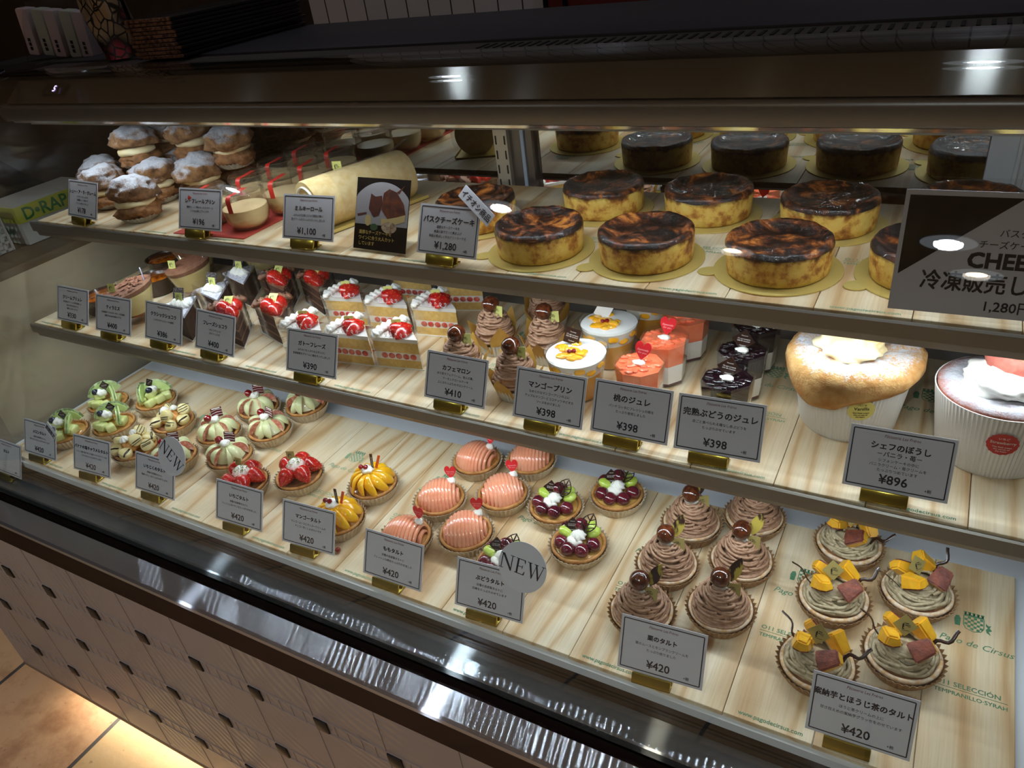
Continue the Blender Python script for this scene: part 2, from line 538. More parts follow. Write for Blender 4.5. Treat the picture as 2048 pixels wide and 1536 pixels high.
for col in range(-9, 8):
    for z0 in (-.2445, -.4045, -.5645):
        x = XB + col * TP
        if RX0 + .02 < x < RX1 - .02: obj('black_inlay', MB().add(rbox(.026, .004, .028, .0015, 2, (x, -.1022, z0))), 'inlay_black', case)
obj('bottom_edge', MB().add(box((RX0 + RX1) / 2, -.094, -.6895, RX1 - RX0, .016, .011)), 'brown_band', case)
obj('kick_plate', MB().add(box((RX0 + RX1) / 2, .10, -.6895, RX1 - RX0 - .1, .32, .119)), 'brown_board', case)

# glass
G = [(-.055, -.066), (-.01, .13), (.06, .31), (.12, .45), (.175, .545), (.205, .58), (.23, .605), (.262, .627), (.295, .6395), (.328, .6455)]
def smooth_profile(P, k=4):
    out = []
    for i in range(len(P) - 1):
        p0 = Vector(P[max(i - 1, 0)]); p1 = Vector(P[i]); p2 = Vector(P[i + 1]); p3 = Vector(P[min(i + 2, len(P) - 1)])
        for j in range(k):
            t = j / k
            out.append(tuple(.5 * ((2 * p1) + (p2 - p0) * t + (2 * p0 - 5 * p1 + 4 * p2 - p3) * t * t + (3 * p1 - p0 - 3 * p2 + p3) * t ** 3)))
    out.append(P[-1]); return out
GP = smooth_profile(G, 5)
def offset_profile(P, d):
    o = []
    for i, p in enumerate(P):
        a = Vector(P[max(i - 1, 0)]); b = Vector(P[min(i + 1, len(P) - 1)])
        t = (b - a).normalized(); o.append((p[0] + t.y * d, p[1] - t.x * d))
    return o
GI = offset_profile(GP, .006)
def sheet(prof, x0, x1, flip=False):
    v, f = extrude_x(prof, x0, x1, closed=False)
    return v, ([tuple(reversed(q)) for q in f] if flip else f)
gm = MB().add(sheet(GP, CX0 - .003, CX1, True)).add(sheet(GI, CX0 - .003, CX1))
obj('front_glass', gm, 'pane', case, 60)
eg = [(y, z) for y, z in GI] + [(.60, .653), (.60, -.007), (-.03, -.007)]
obj('end_glass', MB().add(extrude_x(eg, CX0 - .006, CX0)), 'end_pane', case, 20)
obj('end_glass', MB().add(extrude_x(eg, CX1, CX1 + .006)), 'end_pane', case, 20)
edge = MB().add(tube([(CX0 - .003, y, z) for y, z in GP], .0035, 6))
obj('glass_edge_seal', edge, 'black_trim', case)

# light hood
HX0, HX1 = -1.045, CX1
obj('hood_panel', MB().add(extrude_x([(.286, .5955), (.325, .6262), (.328, .6265), (.328, .60), (.30, .59)], HX0 + .02, HX1)), 'brushed_canopy', case)
band = [(.292, .5935), (.2865, .591), (.2845, .585), (.2845, .572), (.287, .5655), (.293, .5635), (.31, .5635), (.31, .59)]
obj('hood_band', MB().add(extrude_x(band, HX0, HX1)), 'satin_grey', case, 50)
cap = MB().add(prism([(math.cos(a) * .015, math.sin(a) * .0145) for a in [PI / 2 + PI * k / 12 for k in range(13)]], 0, .03), M=T(HX0, .285, .578) @ R(-PI / 2, 'X'))
obj('hood_end_cap', cap, 'satin_grey', case, 50)
obj('hood_box', MB().add(box((HX0 + HX1) / 2, .45, .604, HX1 - HX0 - .04, .24, .05)), 'black_trim', case)
pm('hood_mirror', (208, 204, 196), rough=.12, metal=.95)
obj('hood_underside', MB().add(extrude_x([(.293, .5632), (.297, .5585), (.345, .5605), (.56, .577), (.56, .5795)], HX0, HX1)), 'hood_mirror', case, 20)
obj('hood_gasket', MB().add(extrude_x([(.326, .6265), (.329, .636), (.335, .639), (.36, .6385), (.36, .6265)], HX0 + .01, HX1)), 'black_trim', case)
vent = MB().add(box((HX0 + HX1) / 2, .389, .6345, HX1 - HX0, .062, .007))
pm('vent_grey', (66, 58, 56), rough=.6)
obj('vent_strip', vent, 'vent_grey', case)
vs_ = MB()
for k in range(60): vs_.add(box(-.06 + k * .0128, .391, .6383, .0042, .03, .0014))
o = obj('vent_slots', vs_, 'slot_black', case)
top = MB().add(rbox(CX1 + 1.3, .29, .016, .003, 2, ((CX1 - 1.3) / 2, .566, .634)))
obj('counter_top', top, 'counter_slab', case)
# temperature display
obj('temperature_display', MB().add(box(0, 0, 0, .062, .0035, .024), M=T(-.895, .308, .6143) @ R(math.radians(-52), 'X')), 'black_gloss', case)
dd = case.children[-1]
dig = MB().add(text('5', .017, bold=.0002), M=T(-.893, .3018, .6126) @ R(math.radians(38), 'X'))
obj('digit', dig, 'digit_blue', dd)
# rear mirrors with posts
mz0, mz1 = .0, .562
for x0, x1 in ((-.985, -.187), (-.112, .540)):
    obj('mirror_door', MB().add(box((x0 + x1) / 2, .613, (mz0 + mz1) / 2, x1 - x0, .006, mz1 - mz0)), 'mirror', case)
pf = MB().add(box(-.138, .606, .28, .046, .02, .56))
obj('door_frame', pf, 'post_dark', case)
pf = MB().add(box(-.1315, .5945, .28, .006, .004, .56))
pm('seal_blue', (176, 190, 208), rough=.4)
obj('door_seal', pf, 'seal_blue', case)
pf = MB().add(box(.60, .606, .28, .118, .02, .56)).add(box(.574, .594, .28, .004, .006, .56)).add(box(.586, .594, .28, .004, .006, .56))
obj('door_frame', pf, 'white_frame', case)
pf = MB().add(box(-1.02, .606, .28, .07, .02, .56)).add(box(-.96, .6, .28, .05, .012, .56))
obj('door_frame', pf, 'post_dark', case)
def standard(x):
    p = obj('shelf_standard', MB().add(box(x, .592, .28, .026, .012, .56)), 'post_beige', case)
    s = MB()
    for k in range(22):
        for dx in (-.0085, .0085): s.add(box(x + dx, .5857, .015 + k * .0247, .0022, .0012, .0145))
    obj('standard_slots', s, 'slot_black', p)
standard(-.1695); standard(-.925)

# ---------------------------------------------------------------- shelves with light strips
def led(name, y, z, x0, x1, parent, tilt=0.0, pitch=.0160):
    strip = obj(name, MB().add(box((x0 + x1) / 2, y, z + .0012, x1 - x0, .011, .0024)), 'white_frame', parent)
    d = MB(); n = int((x1 - x0) / pitch)
    for k in range(n):
        x = x0 + pitch * (k + .5)
        d.add(([(x - .0012, y - .004, z - .0004), (x + .0012, y - .004, z - .0004), (x + .0012, y + .004, z - .0004), (x - .0012, y + .004, z - .0004)], [(0, 3, 2, 1)]))
    o = obj('light_diodes', d, 'led_dot', strip, None)
def shelf(z, y0, y1, label):
    t = thing('display_shelf', label, 'shelf', (0, 0, 0), 0, None)
    zt = z - .0075
    obj('shelf_plate', MB().add(box((XL + .70) / 2, (y0 + y1) / 2 + .01, zt - .0015, .70 - XL, y1 - y0 - .02, .003)), 'lip_grey', t)
    lip = [(y0 - .002, z - .003), (y0 - .004, z - .005), (y0 - .004, z - .021), (y0 + .002, z - .0225), (y0 + .004, z - .033), (y0 + .010, z - .034), (y0 + .010, z - .0315), (y0 + .026, z - .0315), (y0 + .03, zt - .002), (y0 + .03, zt), (y0 - .0005, zt), (y0 - .0005, z - .003)]
    obj('front_lip', MB().add(extrude_x(lip, XL - .004, .70)), 'lip_grey', t, 20)
    led('light_strip', y0 + .018, z - .0345, XL + .03, .69, t)
    for x in (-.93, -.17):
        br = [(y0 + .04, zt - .004), (y0 + .06, zt - .018), (y1 - .01, zt - .032), (.586, zt - .035), (.586, zt - .004)]
        obj('shelf_bracket', MB().add(extrude_x(br, x - .0015, x + .0015)), 'post_beige', t, 20)
    return t
shelf(ZT, .246, .580, 'upper metal display shelf carrying the cheesecakes and cream puffs')
shelf(ZM, .159, .580, 'middle metal display shelf carrying the cake slices and dessert cups')
led('hood_light_strip', .303, .5562, HX0 + .05, .69, case)

# ---------------------------------------------------------------- pine wine box lids
pm('green_ink', (92, 142, 108), (70, 120, 88), 400, .7, rnd=False)
pm('faint_ink', (150, 176, 142), (122, 158, 124), 400, .7, rnd=False)
_url = text('www.pagodecirsus.com', .0077, 'LEFT', bold=.00012, width=.069)
_pago = text('Pago de Cirsus', .0125, 'LEFT', bold=.00005, width=.079, shear=.3)
_o11 = text('O11 SELECCIÓN', .0088, 'LEFT', bold=.00014, width=.071)
_tem = text('TEMPRANILLO·SYRAH', .0072, 'LEFT', bold=.00014, width=.071)
def crest():
    m = MB()
    sh = []
    n = 6
    for i in range(n):
        for j in range(n):
            if (i + j) % 2 == 0:
                x = (i - n / 2) * .0032; y = (j - n / 2) * .0034
                if j == 0 and i in (0, 5): continue
                m.add(([(x, y, 0), (x + .0032, y, 0), (x + .0032, y + .0034, 0), (x, y + .0034, 0)], [(0, 1, 2, 3)]))
    def ring(pts, w):
        for a, b in zip(pts, pts[1:]):
            d = Vector((b[0] - a[0], b[1] - a[1], 0)).normalized(); q = Vector((-d.y, d.x, 0)) * w
            A, B = Vector((*a, 0)), Vector((*b, 0))
            m.add(([tuple(A - q), tuple(B - q), tuple(B + q), tuple(A + q)], [(0, 1, 2, 3)]))
    ring([(-.0105, .011), (-.0105, -.004), (-.008, -.0095), (0, -.0125), (.008, -.0095), (.0105, -.004), (.0105, .011), (-.0105, .011)], .0005)
    ring([(-.0105, .0125), (.0105, .0125)], .0010)
    for k in range(5):
        x = -.009 + k * .0045
        ring([(x, .013), (x - .001, .0175)], .0011); ring([(x, .013), (x + .001, .0175)], .0007)
    # supporters left (column) and right (lion)
    m.add(([(-.0195, -.008, 0), (-.014, -.008, 0), (-.0135, .004, 0), (-.0155, .0085, 0), (-.019, .0075, 0), (-.0205, .002, 0)], [(0, 1, 2, 3, 4, 5)]))
    lion = [(.0125, .006), (.015, .003), (.018, .004), (.0165, .0), (.019, -.004), (.0155, -.006), (.018, -.0115), (.0135, -.0085), (.0125, -.004), (.0145, -.001), (.0125, .002)]
    m.add(([(x, y, 0) for x, y in lion], [tuple(range(len(lion)))]))
    return m
_cr = crest()
def lid(x0, z, y0, label, printed=True, blank=True, ink='green_ink', xcut0=None, xcut1=None, th=.0068):
    t = thing('wine_box_lid', label, 'wooden board', (x0, y0, z - th), 0, 'pine wine box lids lining the shelves')
    dy = random.Random(label).uniform(0, .0012)
    def plank(a, b):
        a = max(a, (xcut0 or -9) - x0); b = min(b, (xcut1 or 9) - x0)
        if b - a < .006: return
        obj('plank', MB().add(rbox(b - a - .0008, .329, th, .0006, 1, ((a + b) / 2, .1645 + dy, th / 2))), 'wood', t, 20)
    if printed: plank(0, LID / 2)
    if blank: plank(LID / 2, LID)
    if printed and (xcut0 is None or xcut0 < x0 + .01):
        zz = th + .00025
        obj('web_address_print', MB().add(_url, M=T(.015, .0055, zz)), ink, t, None)
        m = MB().add(_pago, M=T(.011, .197, zz) @ R(-.03, 'Z'))
        m.add((_cr.v, _cr.f), M=T(.046, .232, zz))
        obj('crest_print', m, ink, t, None)
        m = MB().add(_o11, M=T(.011, .132, zz)); m.add(_tem, M=T(.011, .1205, zz)); m.add(box(.046, .1293, zz, .071, .0005, .0002))
        obj('selection_print', m, ink, t, None)
    return t
BL = [(-5, 'pine lid under the melon tarts on the bottom deck'), (-4, 'pine lid under the banana tarts on the bottom deck'), (-3, 'pine lid under the fig tarts on the bottom deck'),
      (-2, 'pine lid under the mango tarts on the bottom deck'), (-1, 'pine lid under the peach tarts on the bottom deck'), (0, 'pine lid under the grape tarts on the bottom deck'),
      (1, 'pine lid under the chestnut tarts on the bottom deck'), (2, 'pine lid under the sweet potato tarts on the bottom deck')]
lid(-1.14, 0, 0, 'narrow pine plank at the far left end of the bottom deck, beside the melon card', True, True, xcut0=-1.04)
for n, l in BL: lid(n * LID, 0, 0, l, ink='green_ink' if n > -1 else 'faint_ink')
lid(3 * LID, 0, 0, 'narrow pine plank with green crest at the right end of the bottom deck', True, False, xcut1=.6586)
xm, xt = -.1827, .1136
ML = [(-4, 'pine lid under the cream brulee card on the middle shelf'), (-3, 'pine lid under the tiramisu and classic chocolate cards, middle shelf'), (-2, 'pine lid under the strawberry chocolate slices on the middle shelf'),
      (-1, 'pine lid under the left strawberry shortcakes on the middle shelf'), (0, 'pine lid under the right strawberry shortcakes and chestnut cakes, middle shelf'), (1, 'pine lid under the mango puddings on the middle shelf'),
      (2, 'pine lid under the peach and grape jellies on the middle shelf'), (3, 'pine lid under the vanilla hat cake on the middle shelf')]
for n, l in ML: lid(xm + (n - .5) * LID, ZM, .159, l, ink='faint_ink', xcut0=(-1.043 if n == -4 else None))
lid(xm + 3.5 * LID, ZM, .159, 'pine lid under the pink strawberry hat cake on the middle shelf', xcut1=.69)
TL = [(-5, 'pine lid under the left cream puffs on the upper shelf'), (-4, 'pine lid under the right cream puffs on the upper shelf'), (-3, 'pine lid under the red mat and custard puddings, upper shelf'),
      (-2, 'pine lid under the roll cake on the upper shelf'), (-1, 'pine lid under the basque cheesecake card on the upper shelf'), (0, 'pine lid under the leftmost front cheesecake on the upper shelf'),
      (1, 'pine lid under the second front cheesecake on the upper shelf'), (2, 'pine lid under the third front cheesecake on the upper shelf')]
lid(xt - 6.5 * LID, ZT, .246, 'narrow pine plank at the far left end of the upper shelf', False, True, xcut0=-1.043)
for n, l in TL: lid(xt + (n - .5) * LID, ZT, .246, l, ink='faint_ink')
lid(xt + 2.5 * LID, ZT, .246, 'pine lid under the big cheese sign on the upper shelf', xcut1=.69)

# ---------------------------------------------------------------- left of the case
sc = thing('side_counter', 'brown side counter seen through the left end glass', 'counter', (-1.088, 0, -.119))
obj('body', MB().add(box(-.135, .33, .204, .27, .58, .408)), 'brown_board', sc)
obj('top_board', MB().add(box(-.135, .33, .416, .27, .58, .016)), 'brown_band', sc)
ZC = .306
pm('carton_white', (228, 230, 228), rough=.6)
pm('carton_yellow', (214, 220, 70), rough=.6)
pm('carton_green', (40, 130, 66), rough=.6)
cb = thing('carton', 'white carton with yellow band and green lettering on the side counter', 'carton', (-1.178, .288, ZC + .0005))
obj('carton_body', MB().add(box(-.05, .09, .0425, .1, .18, .085)), 'carton_white', cb)
obj('yellow_band', MB().add(box(.0003, .09, .063, .001, .18, .034)).add(box(-.05, -.0003, .063, .1, .001, .034)), 'carton_yellow', cb)
lt = MB().add(text('D•RAP', .036, 'LEFT', bold=.0008, width=.155), M=T(.0012, .012, .0505) @ R(PI / 2, 'Z') @ R(PI / 2, 'X'))
lt.add(text('D•RAP', .02, 'LEFT', bold=.0004), M=T(-.09, -.0012, .02) @ R(PI / 2, 'X'))
obj('printed_lettering', lt, 'carton_green', cb, None)
bk = thing('basket', 'white plastic basket with square holes beside the carton', 'basket', (-1.272, .20, ZC + .0005))
def basket_wall(L, H, M, mb):
    n, k = int(L / .014), 5
    for i in range(n + 1): mb.add(box(-L / 2 + i * L / n, 0, H / 2, .005, .003, H), M=M)
    for j in range(k + 1): mb.add(box(0, 0, .003 + j * (H - .006) / k, L, .003, .005), M=M)
bm_ = MB()
basket_wall(.16, .085, T(0, -.06, 0), bm_); basket_wall(.16, .085, T(0, .06, 0), bm_)
basket_wall(.12, .085, T(.08, 0, 0) @ R(PI / 2, 'Z'), bm_); basket_wall(.12, .085, T(-.08, 0, 0) @ R(PI / 2, 'Z'), bm_)
bm_.add(box(0, 0, .002, .16, .12, .004))
obj('basket_body', bm_, 'carton_white', bk)
obj('rim', MB().add(rbox(.172, .008, .007, .002, 1, (0, -.062, .087))).add(rbox(.172, .008, .007, .002, 1, (0, .062, .087))).add(rbox(.008, .13, .007, .002, 1, (.082, 0, .087))).add(rbox(.008, .13, .007, .002, 1, (-.082, 0, .087))), 'carton_white', bk)

# ---------------------------------------------------------------- things lying on top of the case
pm('bag_black', (24, 22, 21), rough=.35)
pm('bag_edge', (150, 112, 86), (64, 40, 30), 160, .3, bump=.5, bscale=90, ramp=(.4, .62))
for k in range(10):
    r_ = random.Random(k)
    where = ['lowest of the pile', 'second from the bottom of the pile', 'third from the bottom of the pile', 'fourth from the bottom of the pile', 'fifth from the bottom of the pile', 'sixth from the bottom of the pile', 'fourth from the top of the pile', 'third from the top of the pile', 'second from the top of the pile', 'topmost of the pile'][k]
    b = thing('folded_carrier', 'flat black folder, brown marbled end, ' + where, 'folder', (-.695 + r_.uniform(-.003, .003), .386 + r_.uniform(-.003, .002), .6424 + k * .0063), math.radians(r_.uniform(-1, 1) + 2.5), 'flat black folders stacked on the case')
    obj('cover', MB().add(rbox(.112, .315, .0058, .0015, 2, (0, .16, .003))), 'bag_black', b)
    obj('marbled_end', MB().add(rbox(.108, .004, .0056, .0012, 2, (0, .001, .003))), 'bag_edge', b)
def honey():
    t = NT('honeycomb_cloth'); v = t.coords((1, 1, .8))
    vo = t.n('TexVoronoi', feature='DISTANCE_TO_EDGE'); t.l(v, vo.inputs['Vector']); vo.inputs['Scale'].default_value = 62
    e = t.ramp(vo.outputs['Distance'], [(.05, (0, 0, 0, 1)), (.09, (1, 1, 1, 1))])
    c = t.ramp(t.noise(v, 11, 2), [(.3, (170, 130, 60)), (.45, (176, 160, 130)), (.55, (20, 18, 26)), (.66, (196, 40, 80)), (.8, (120, 90, 60))])
    t.princ(t.mix(e, (12, 9, 9), c), .35)
    MATS['honey'] = t.m
honey()
hb = thing('patterned_bag', 'black bag with a colourful honeycomb pattern leaning beside the folder pile', 'bag', (-.845, .44, .6424), math.radians(8))
n = 9; v = []; f = []
for j in range(12):
    for i in range(n):
        a = i / (n - 1); z = j * .02
        th_ = .035 * math.sin(PI * a) ** .5 * (1 - j / 16)
        v.append((-.05 + .09 * a - .10 * (z / .22) * .5, -th_ + .004 * math.sin(9 * a + j), z))
for j in range(12):
    for i in range(n):
        a = i / (n - 1); z = j * .02
        th_ = .035 * math.sin(PI * a) ** .5 * (1 - j / 16)
        v.append((-.05 + .09 * a - .10 * (z / .22) * .5, th_ + .01 + .004 * math.cos(7 * a + j), z))
for o_, fl in ((0, False), (12 * n, True)):
    for j in range(11):
        for i in range(n - 1):
            q = (o_ + j * n + i, o_ + j * n + i + 1, o_ + (j + 1) * n + i + 1, o_ + (j + 1) * n + i)
            f.append(tuple(reversed(q)) if fl else q)
obj('bag_body', MB().add((v, f)), 'honey', hb, 180)
pm('soft_pink', (206, 186, 190), (180, 180, 186), 14, .6)
pm('soft_mint', (176, 188, 176), rough=.6)
pk = thing('packet_pouch', 'clear plastic pouch of pale paper packets on the left counter top', 'pouch', (-1.07, .47, .6424), math.radians(10))
for k in range(5):
    obj('paper_packet', MB().add(rbox(.028, .03, .085, .004, 2, (-.075 + k * .034, .004 * (k % 2), .0435)), M=R(.12, 'Y')), ['soft_pink', 'soft_mint'][k % 2], pk)
    pm('ink_black', (22, 20, 26), rough=.5)
ptx = MB()
for k in range(5):
    for j in range(3): ptx.add(box(-.075 + k * .034, -.0158 + .004 * (k % 2), .014 + j * .008, .006, .0008, .006), M=R(.12, 'Y'))
obj('printed_marks', ptx, 'ink_black', pk, None)
n = 10; v = []; f = []
for j in range(7):
    z = .002 + j * .017; wd = .105 - .0045 * j; dp = .026 * (1 - (j / 7.5) ** 3) + .002
    for i in range(24):
        a = 2 * PI * i / 24
        v.append((wd * math.copysign(abs(math.cos(a)) ** .6, math.cos(a)) + .012 * (j / 6) + .002 * math.sin(5 * a + j), dp * math.copysign(abs(math.sin(a)) ** .7, math.sin(a)), z))
for j in range(6):
    for i in range(24): f.append((j * 24 + i, j * 24 + (i + 1) % 24, (j + 1) * 24 + (i + 1) % 24, (j + 1) * 24 + i))
obj('plastic_film', MB().add((v, f)), 'film', pk, 180)

# ================================================================ pastry building blocks
rnd = random.Random(11)
pm('cup_paper', (206, 192, 168), (190, 170, 140), 120, .55)
pm('cup_brown', (168, 132, 92), (140, 104, 68), 120, .55)
pm('cup_foil', (196, 192, 184), rough=.38, metal=.35, bump=.3, bscale=160)
pm('crust', (206, 150, 84), (172, 112, 54), 90, .6, bump=.5, bscale=240, bdist=.002)
pm('crust_dusted', (206, 160, 104), (226, 208, 186), 170, .75, bump=.4, bscale=240, bdist=.002)
pm('custard', (226, 178, 96), (196, 140, 66), 60, .3, coat=.5)
pm('almond', (120, 74, 40), (150, 98, 56), 120, .6)
pm('cream', (247, 244, 234), rough=.5, bump=.15, bscale=60, bdist=.002)
pm('cream_warm', (244, 222, 168), (248, 232, 190), 40, .45, bump=.1, bscale=80)
pm('choc', (46, 26, 18), rough=.3, coat=.3)
pm('choc_matte', (58, 36, 28), rough=.55)
pm('gold_card', (176, 160, 98), rough=.35, metal=.35)
pm('gold_lime', (206, 206, 120), rough=.45)
pm('gold_board', (222, 200, 118), rough=.38, metal=.35)
pm('ink', (26, 22, 20), rough=.6)
pm('white_ink', (238, 232, 224), rough=.6)
pm('cherry', (150, 14, 20), (110, 8, 16), 90, .12, coat=.6)
pm('heart_red', (218, 38, 48), rough=.35)
pm('pale_pink_ink', (250, 190, 190), rough=.5)

def fluted(r0, r1, h, n=38, amp=.0019, zig=.0013, wall=.0006):
    seg = 2 * n
    def fn(r, z, a, k, i):
        s = 1 if i % 2 == 0 else -1
        t = z / h
        return r + s * amp * min(1, t * 1.6), z + (s * zig if t > .95 else 0)
    prof = [(0, .0004), (r0 * .6, .0004), (r0, .0004), (r0 + (r1 - r0) * .5, h * .5), (r1, h), (r1 - wall, h), (r0 + (r1 - r0) * .5 - wall, h * .5), (r0 - wall, .001), (0, .001)]
    return lathe(prof, seg, fn)
def tart_base(t, cup='cup_paper', crust='crust', fill='custard', seed=0):
    obj('paper_cup', MB().add(fluted(.0345, .0452, .0225)), cup, t, 20)
    def fn(r, z, a, k, i):
        d = noise.noise(Vector((math.cos(a) * 3, math.sin(a) * 3, z * 60 + seed)))
        return r * (1 + .015 * d), z + .0012 * d
    obj('tart_shell', MB().add(lathe([(0, .0015), (.032, .0015), (.0395, .018), (.0415, .0225), (.0405, .0248), (.0380, .0252), (.0362, .0236), (.035, .0205), (0, .0205)], 56, fn)), crust, t, 60)
    obj('filling', MB().add(lathe([(.036, .0205), (.03, .0232), (.018, .0245), (0, .025)], 40, lambda r, z, a, k, i: (r, z + .001 * noise.noise(Vector((math.cos(a) * 4, math.sin(a) * 4, r * 90)))))), fill, t, 180)

def rosette(r, h, c, n=8, turns=0.0, tip=True, seed=0):
    """piped cream star: lathe with n ridges that twist"""
    prof = [(0, 0), (r * .8, 0), (r, h * .18), (r * .98, h * .35), (r * .78, h * .58), (r * .45, h * .8), (r * .12, h), (0, h * 1.02)]
    def fn(rr, z, a, k, i):
        tw = turns * z / h
        return rr * (1 + .16 * math.cos(n * (a + tw))), z
    v, f = lathe(prof, n * 6, fn)
    return [(x + c[0], y + c[1], z + c[2]) for x, y, z in v], f
def cream_blob(parent, c, r, h, seed=0, mat='cream', name='cream'):
    return obj(name, MB().add(blob(r, r * .85, h, c, seed, .35, 1.6, 3, octv=2)), mat, parent, 180)

_F = MB()
for q in [(-.26, .02, .14, .5), (-.02, .30, .42, .10), (-.04, .06, .30, .10), (-.26, -.42, .16, .12)]:
    _F.add(box(q[0] + q[2] / 2, q[1], 0, q[2], q[3], .004))
_F.add(([(-.34, .1, 0), (-.1, .42, 0), (.05, .46, 0), (-.18, .3, 0), (-.22, -.5, 0), (-.32, -.5, 0)], [(0, 1, 2, 3), (0, 3, 4, 5)]))
def gold_tag(parent, c, rz, tilt=15, s=.0165, mat='gold_card', diamond=False, name='gold_tag'):
    M = T(*c) @ R(math.radians(rz), 'Z') @ R(math.radians(90 - tilt), 'X')
    if diamond: M = M @ R(PI / 4, 'Z')
    m = MB().add(box(0, s / 2, 0, s, s, .0007), 0, M)
    if diamond: q = M @ T(0, s / 2, .0005) @ R(-PI / 4, 'Z') @ S(s * .5)
    else: q = M @ T(-s * .12, s * .55, .0005) @ S(s * .5)
    k = MB()
    m.add((_F.v, _F.f), 1, q)
    for j in range(3): m.add(box(.42, .12 - j * .12, 0, .34, .04, .004), 1, q)
    m.add(box(.1, -.62, 0, .9, .05, .004), 1, q)
    return obj(name, m, [mat, 'ink'], parent, None)
_qui = text('Ce qui compte\nloin de trouver', .0042, line=1.0, shear=.25)
_quis = text('l\'essentiel', .003, shear=.25)
def plaque(parent, c, rz, tilt=20, s=.018, diamond=True, roll=0):
    M = T(*c) @ R(math.radians(rz), 'Z') @ R(math.radians(90 - tilt), 'X') @ R(math.radians(roll), 'Z')
    Md = M @ T(0, s * .62, 0) @ (R(PI / 4, 'Z') if diamond else Matrix())
    m = MB().add(box(0, 0, 0, s, s, .0012), 0, Md)
    k = s * .82
    sc = min(1.0, s / .03)
    m.add(_qui, 1, M @ T(0, s * .62 + .001, .0008) @ S(sc * .92, sc * .92, 1)); m.add(_quis, 1, M @ T(0, s * .62 + .0055, .0008) @ S(sc)); m.add(_quis, 1, M @ T(0, s * .62 - .0075, .0008) @ S(sc))
    return obj('chocolate_plaque', m, ['choc', 'white_ink'], parent, None)
_esp = text('Especially\nfor you', .0052, line=1.05, shear=.3)
def heart(parent, c, rz, s=.02, tilt=8, roll=0):
    pts = []
    for i in range(36):
        t_ = 2 * PI * i / 36
        x = 16 * math.sin(t_) ** 3; y = 13 * math.cos(t_) - 5 * math.cos(2 * t_) - 2 * math.cos(3 * t_) - math.cos(4 * t_)
        pts.append((x / 34 * s, (y + 17) / 30 * s * 1.3))
    M = T(*c) @ R(math.radians(rz), 'Z') @ R(math.radians(90 - tilt), 'X') @ R(math.radians(roll), 'Z')
    m = MB().add(prism(list(reversed(pts)), -.0005, .0005), 0, M)
    k = s / .03
    m.add(_esp, 1, M @ T(0, s * .72, .0008) @ S(k, k, 1))
    return obj('heart_pick', m, ['heart_red', 'pale_pink_ink'], parent, None)
def choc_strip(parent, pts, w=.004, mat='choc', name='chocolate_stick'):
    return obj(name, MB().add(tube(pts, w / 2, 6, .35)), mat, parent, 60)

def strands(mb, n, rb, z0, h, rt, seed, rtop=.008, seg=5, sweep=2.4):
    r_ = random.Random(seed)
    for k in range(n):
        u = k / (n - 1)
        zc = z0 + h * (.02 + .96 * u ** 1.05)
        a0 = r_.uniform(0, 2 * PI); sw = sweep * r_.uniform(.7, 1.15) * (1 if r_.random() < .8 else -1)
        dz = h * r_.uniform(-.28, .22) * (1 - u * .5)
        ph = r_.uniform(0, 6); off = r_.uniform(-.0030, .0016)
        pts = []
        for i in range(15):
            t_ = i / 14 - .5
            z = zc + dz * t_ - h * .1 * (1 - 4 * t_ * t_) * r_.uniform(.5, .55) + .0012 * math.sin(ph + 6 * t_)
            z = max(z0 + rt * .4, min(z, z0 + h))
            q = (z - z0) / h
            rr = rb * (1 - q) ** .72 + rtop * q
            rr += .0011 * math.sin(ph * 3 + 9 * t_) + off
            a = a0 + sw * t_
            pts.append((rr * math.cos(a), rr * math.sin(a), z))
        mb.add(tube(pts, rt, seg))
def chestnut(parent, c, s=1.0, tip=0, mat='chestnut'):
    pm('chestnut', (96, 46, 22), (52, 22, 12), 60, .14, coat=.8, stretch=(3, 3, 1))
    prof = [(0, -.0118), (.006, -.0112), (.0112, -.007), (.0132, 0), (.0122, .005), (.0085, .0092), (.004, .0112), (0, .0122)]
    def fn(r, z, a, k, i):
        d = 1 - .09 * max(0, math.cos(a)) ** 8 - .05 * max(0, math.cos(a + PI)) ** 8
        return r * d, z
    M = T(*c) @ R(tip, 'X') @ S(s)
    return obj('candied_chestnut', MB().add(lathe(prof, 40, fn), 0, M), mat, parent, 180)
def leaf(parent, c, rz, L=.034, w=.0085, tilt=25, roll=-25, gold=True, lattice=False):
    pts = [(0, 0)] + [(w * math.sin(PI * k / 8) ** .8 * (1 - .2 * k / 8), L * k / 8) for k in range(1, 8)] + [(0, L)] + [(-w * math.sin(PI * k / 8) ** .8 * (1 - .2 * k / 8), L * k / 8) for k in range(7, 0, -1)]
    M = T(*c) @ R(math.radians(rz), 'Z') @ R(math.radians(90 - tilt), 'X') @ R(math.radians(roll), 'Z')
    if lattice:
        m = MB().add(tube([(x, y, 0) for x, y in pts], .0009, 6, closed=True))
        m.add(tube([(0, -.006, 0), (0, L * .5, 0), (.0006, L, 0)], .001, 6))
        for k in range(1, 4):
            y = L * (.12 + .2 * k)
            ww = w * math.sin(PI * min(.95, y / L + .1)) ** .8 * .9
            m.add(tube([(0, y - .004, 0), (ww * .6, y, 0), (ww, y + .003, 0)], .0008, 5)); m.add(tube([(0, y - .004, 0), (-ww * .6, y, 0), (-ww, y + .003, 0)], .0008, 5))
        m2 = MB().add((m.v, m.f), 0, M)
        return obj('lattice_leaf', m2, 'choc', parent, 180)
    m = MB().add(prism(list(reversed(pts)), -.0006, .0006), 0, M)
    pm('choc_gold', (52, 32, 26), (178, 158, 70), 70, .4, ramp=(.5, .56), stretch=(1, 1, .35))
    return obj('chocolate_leaf', m, 'choc_gold', parent, None)
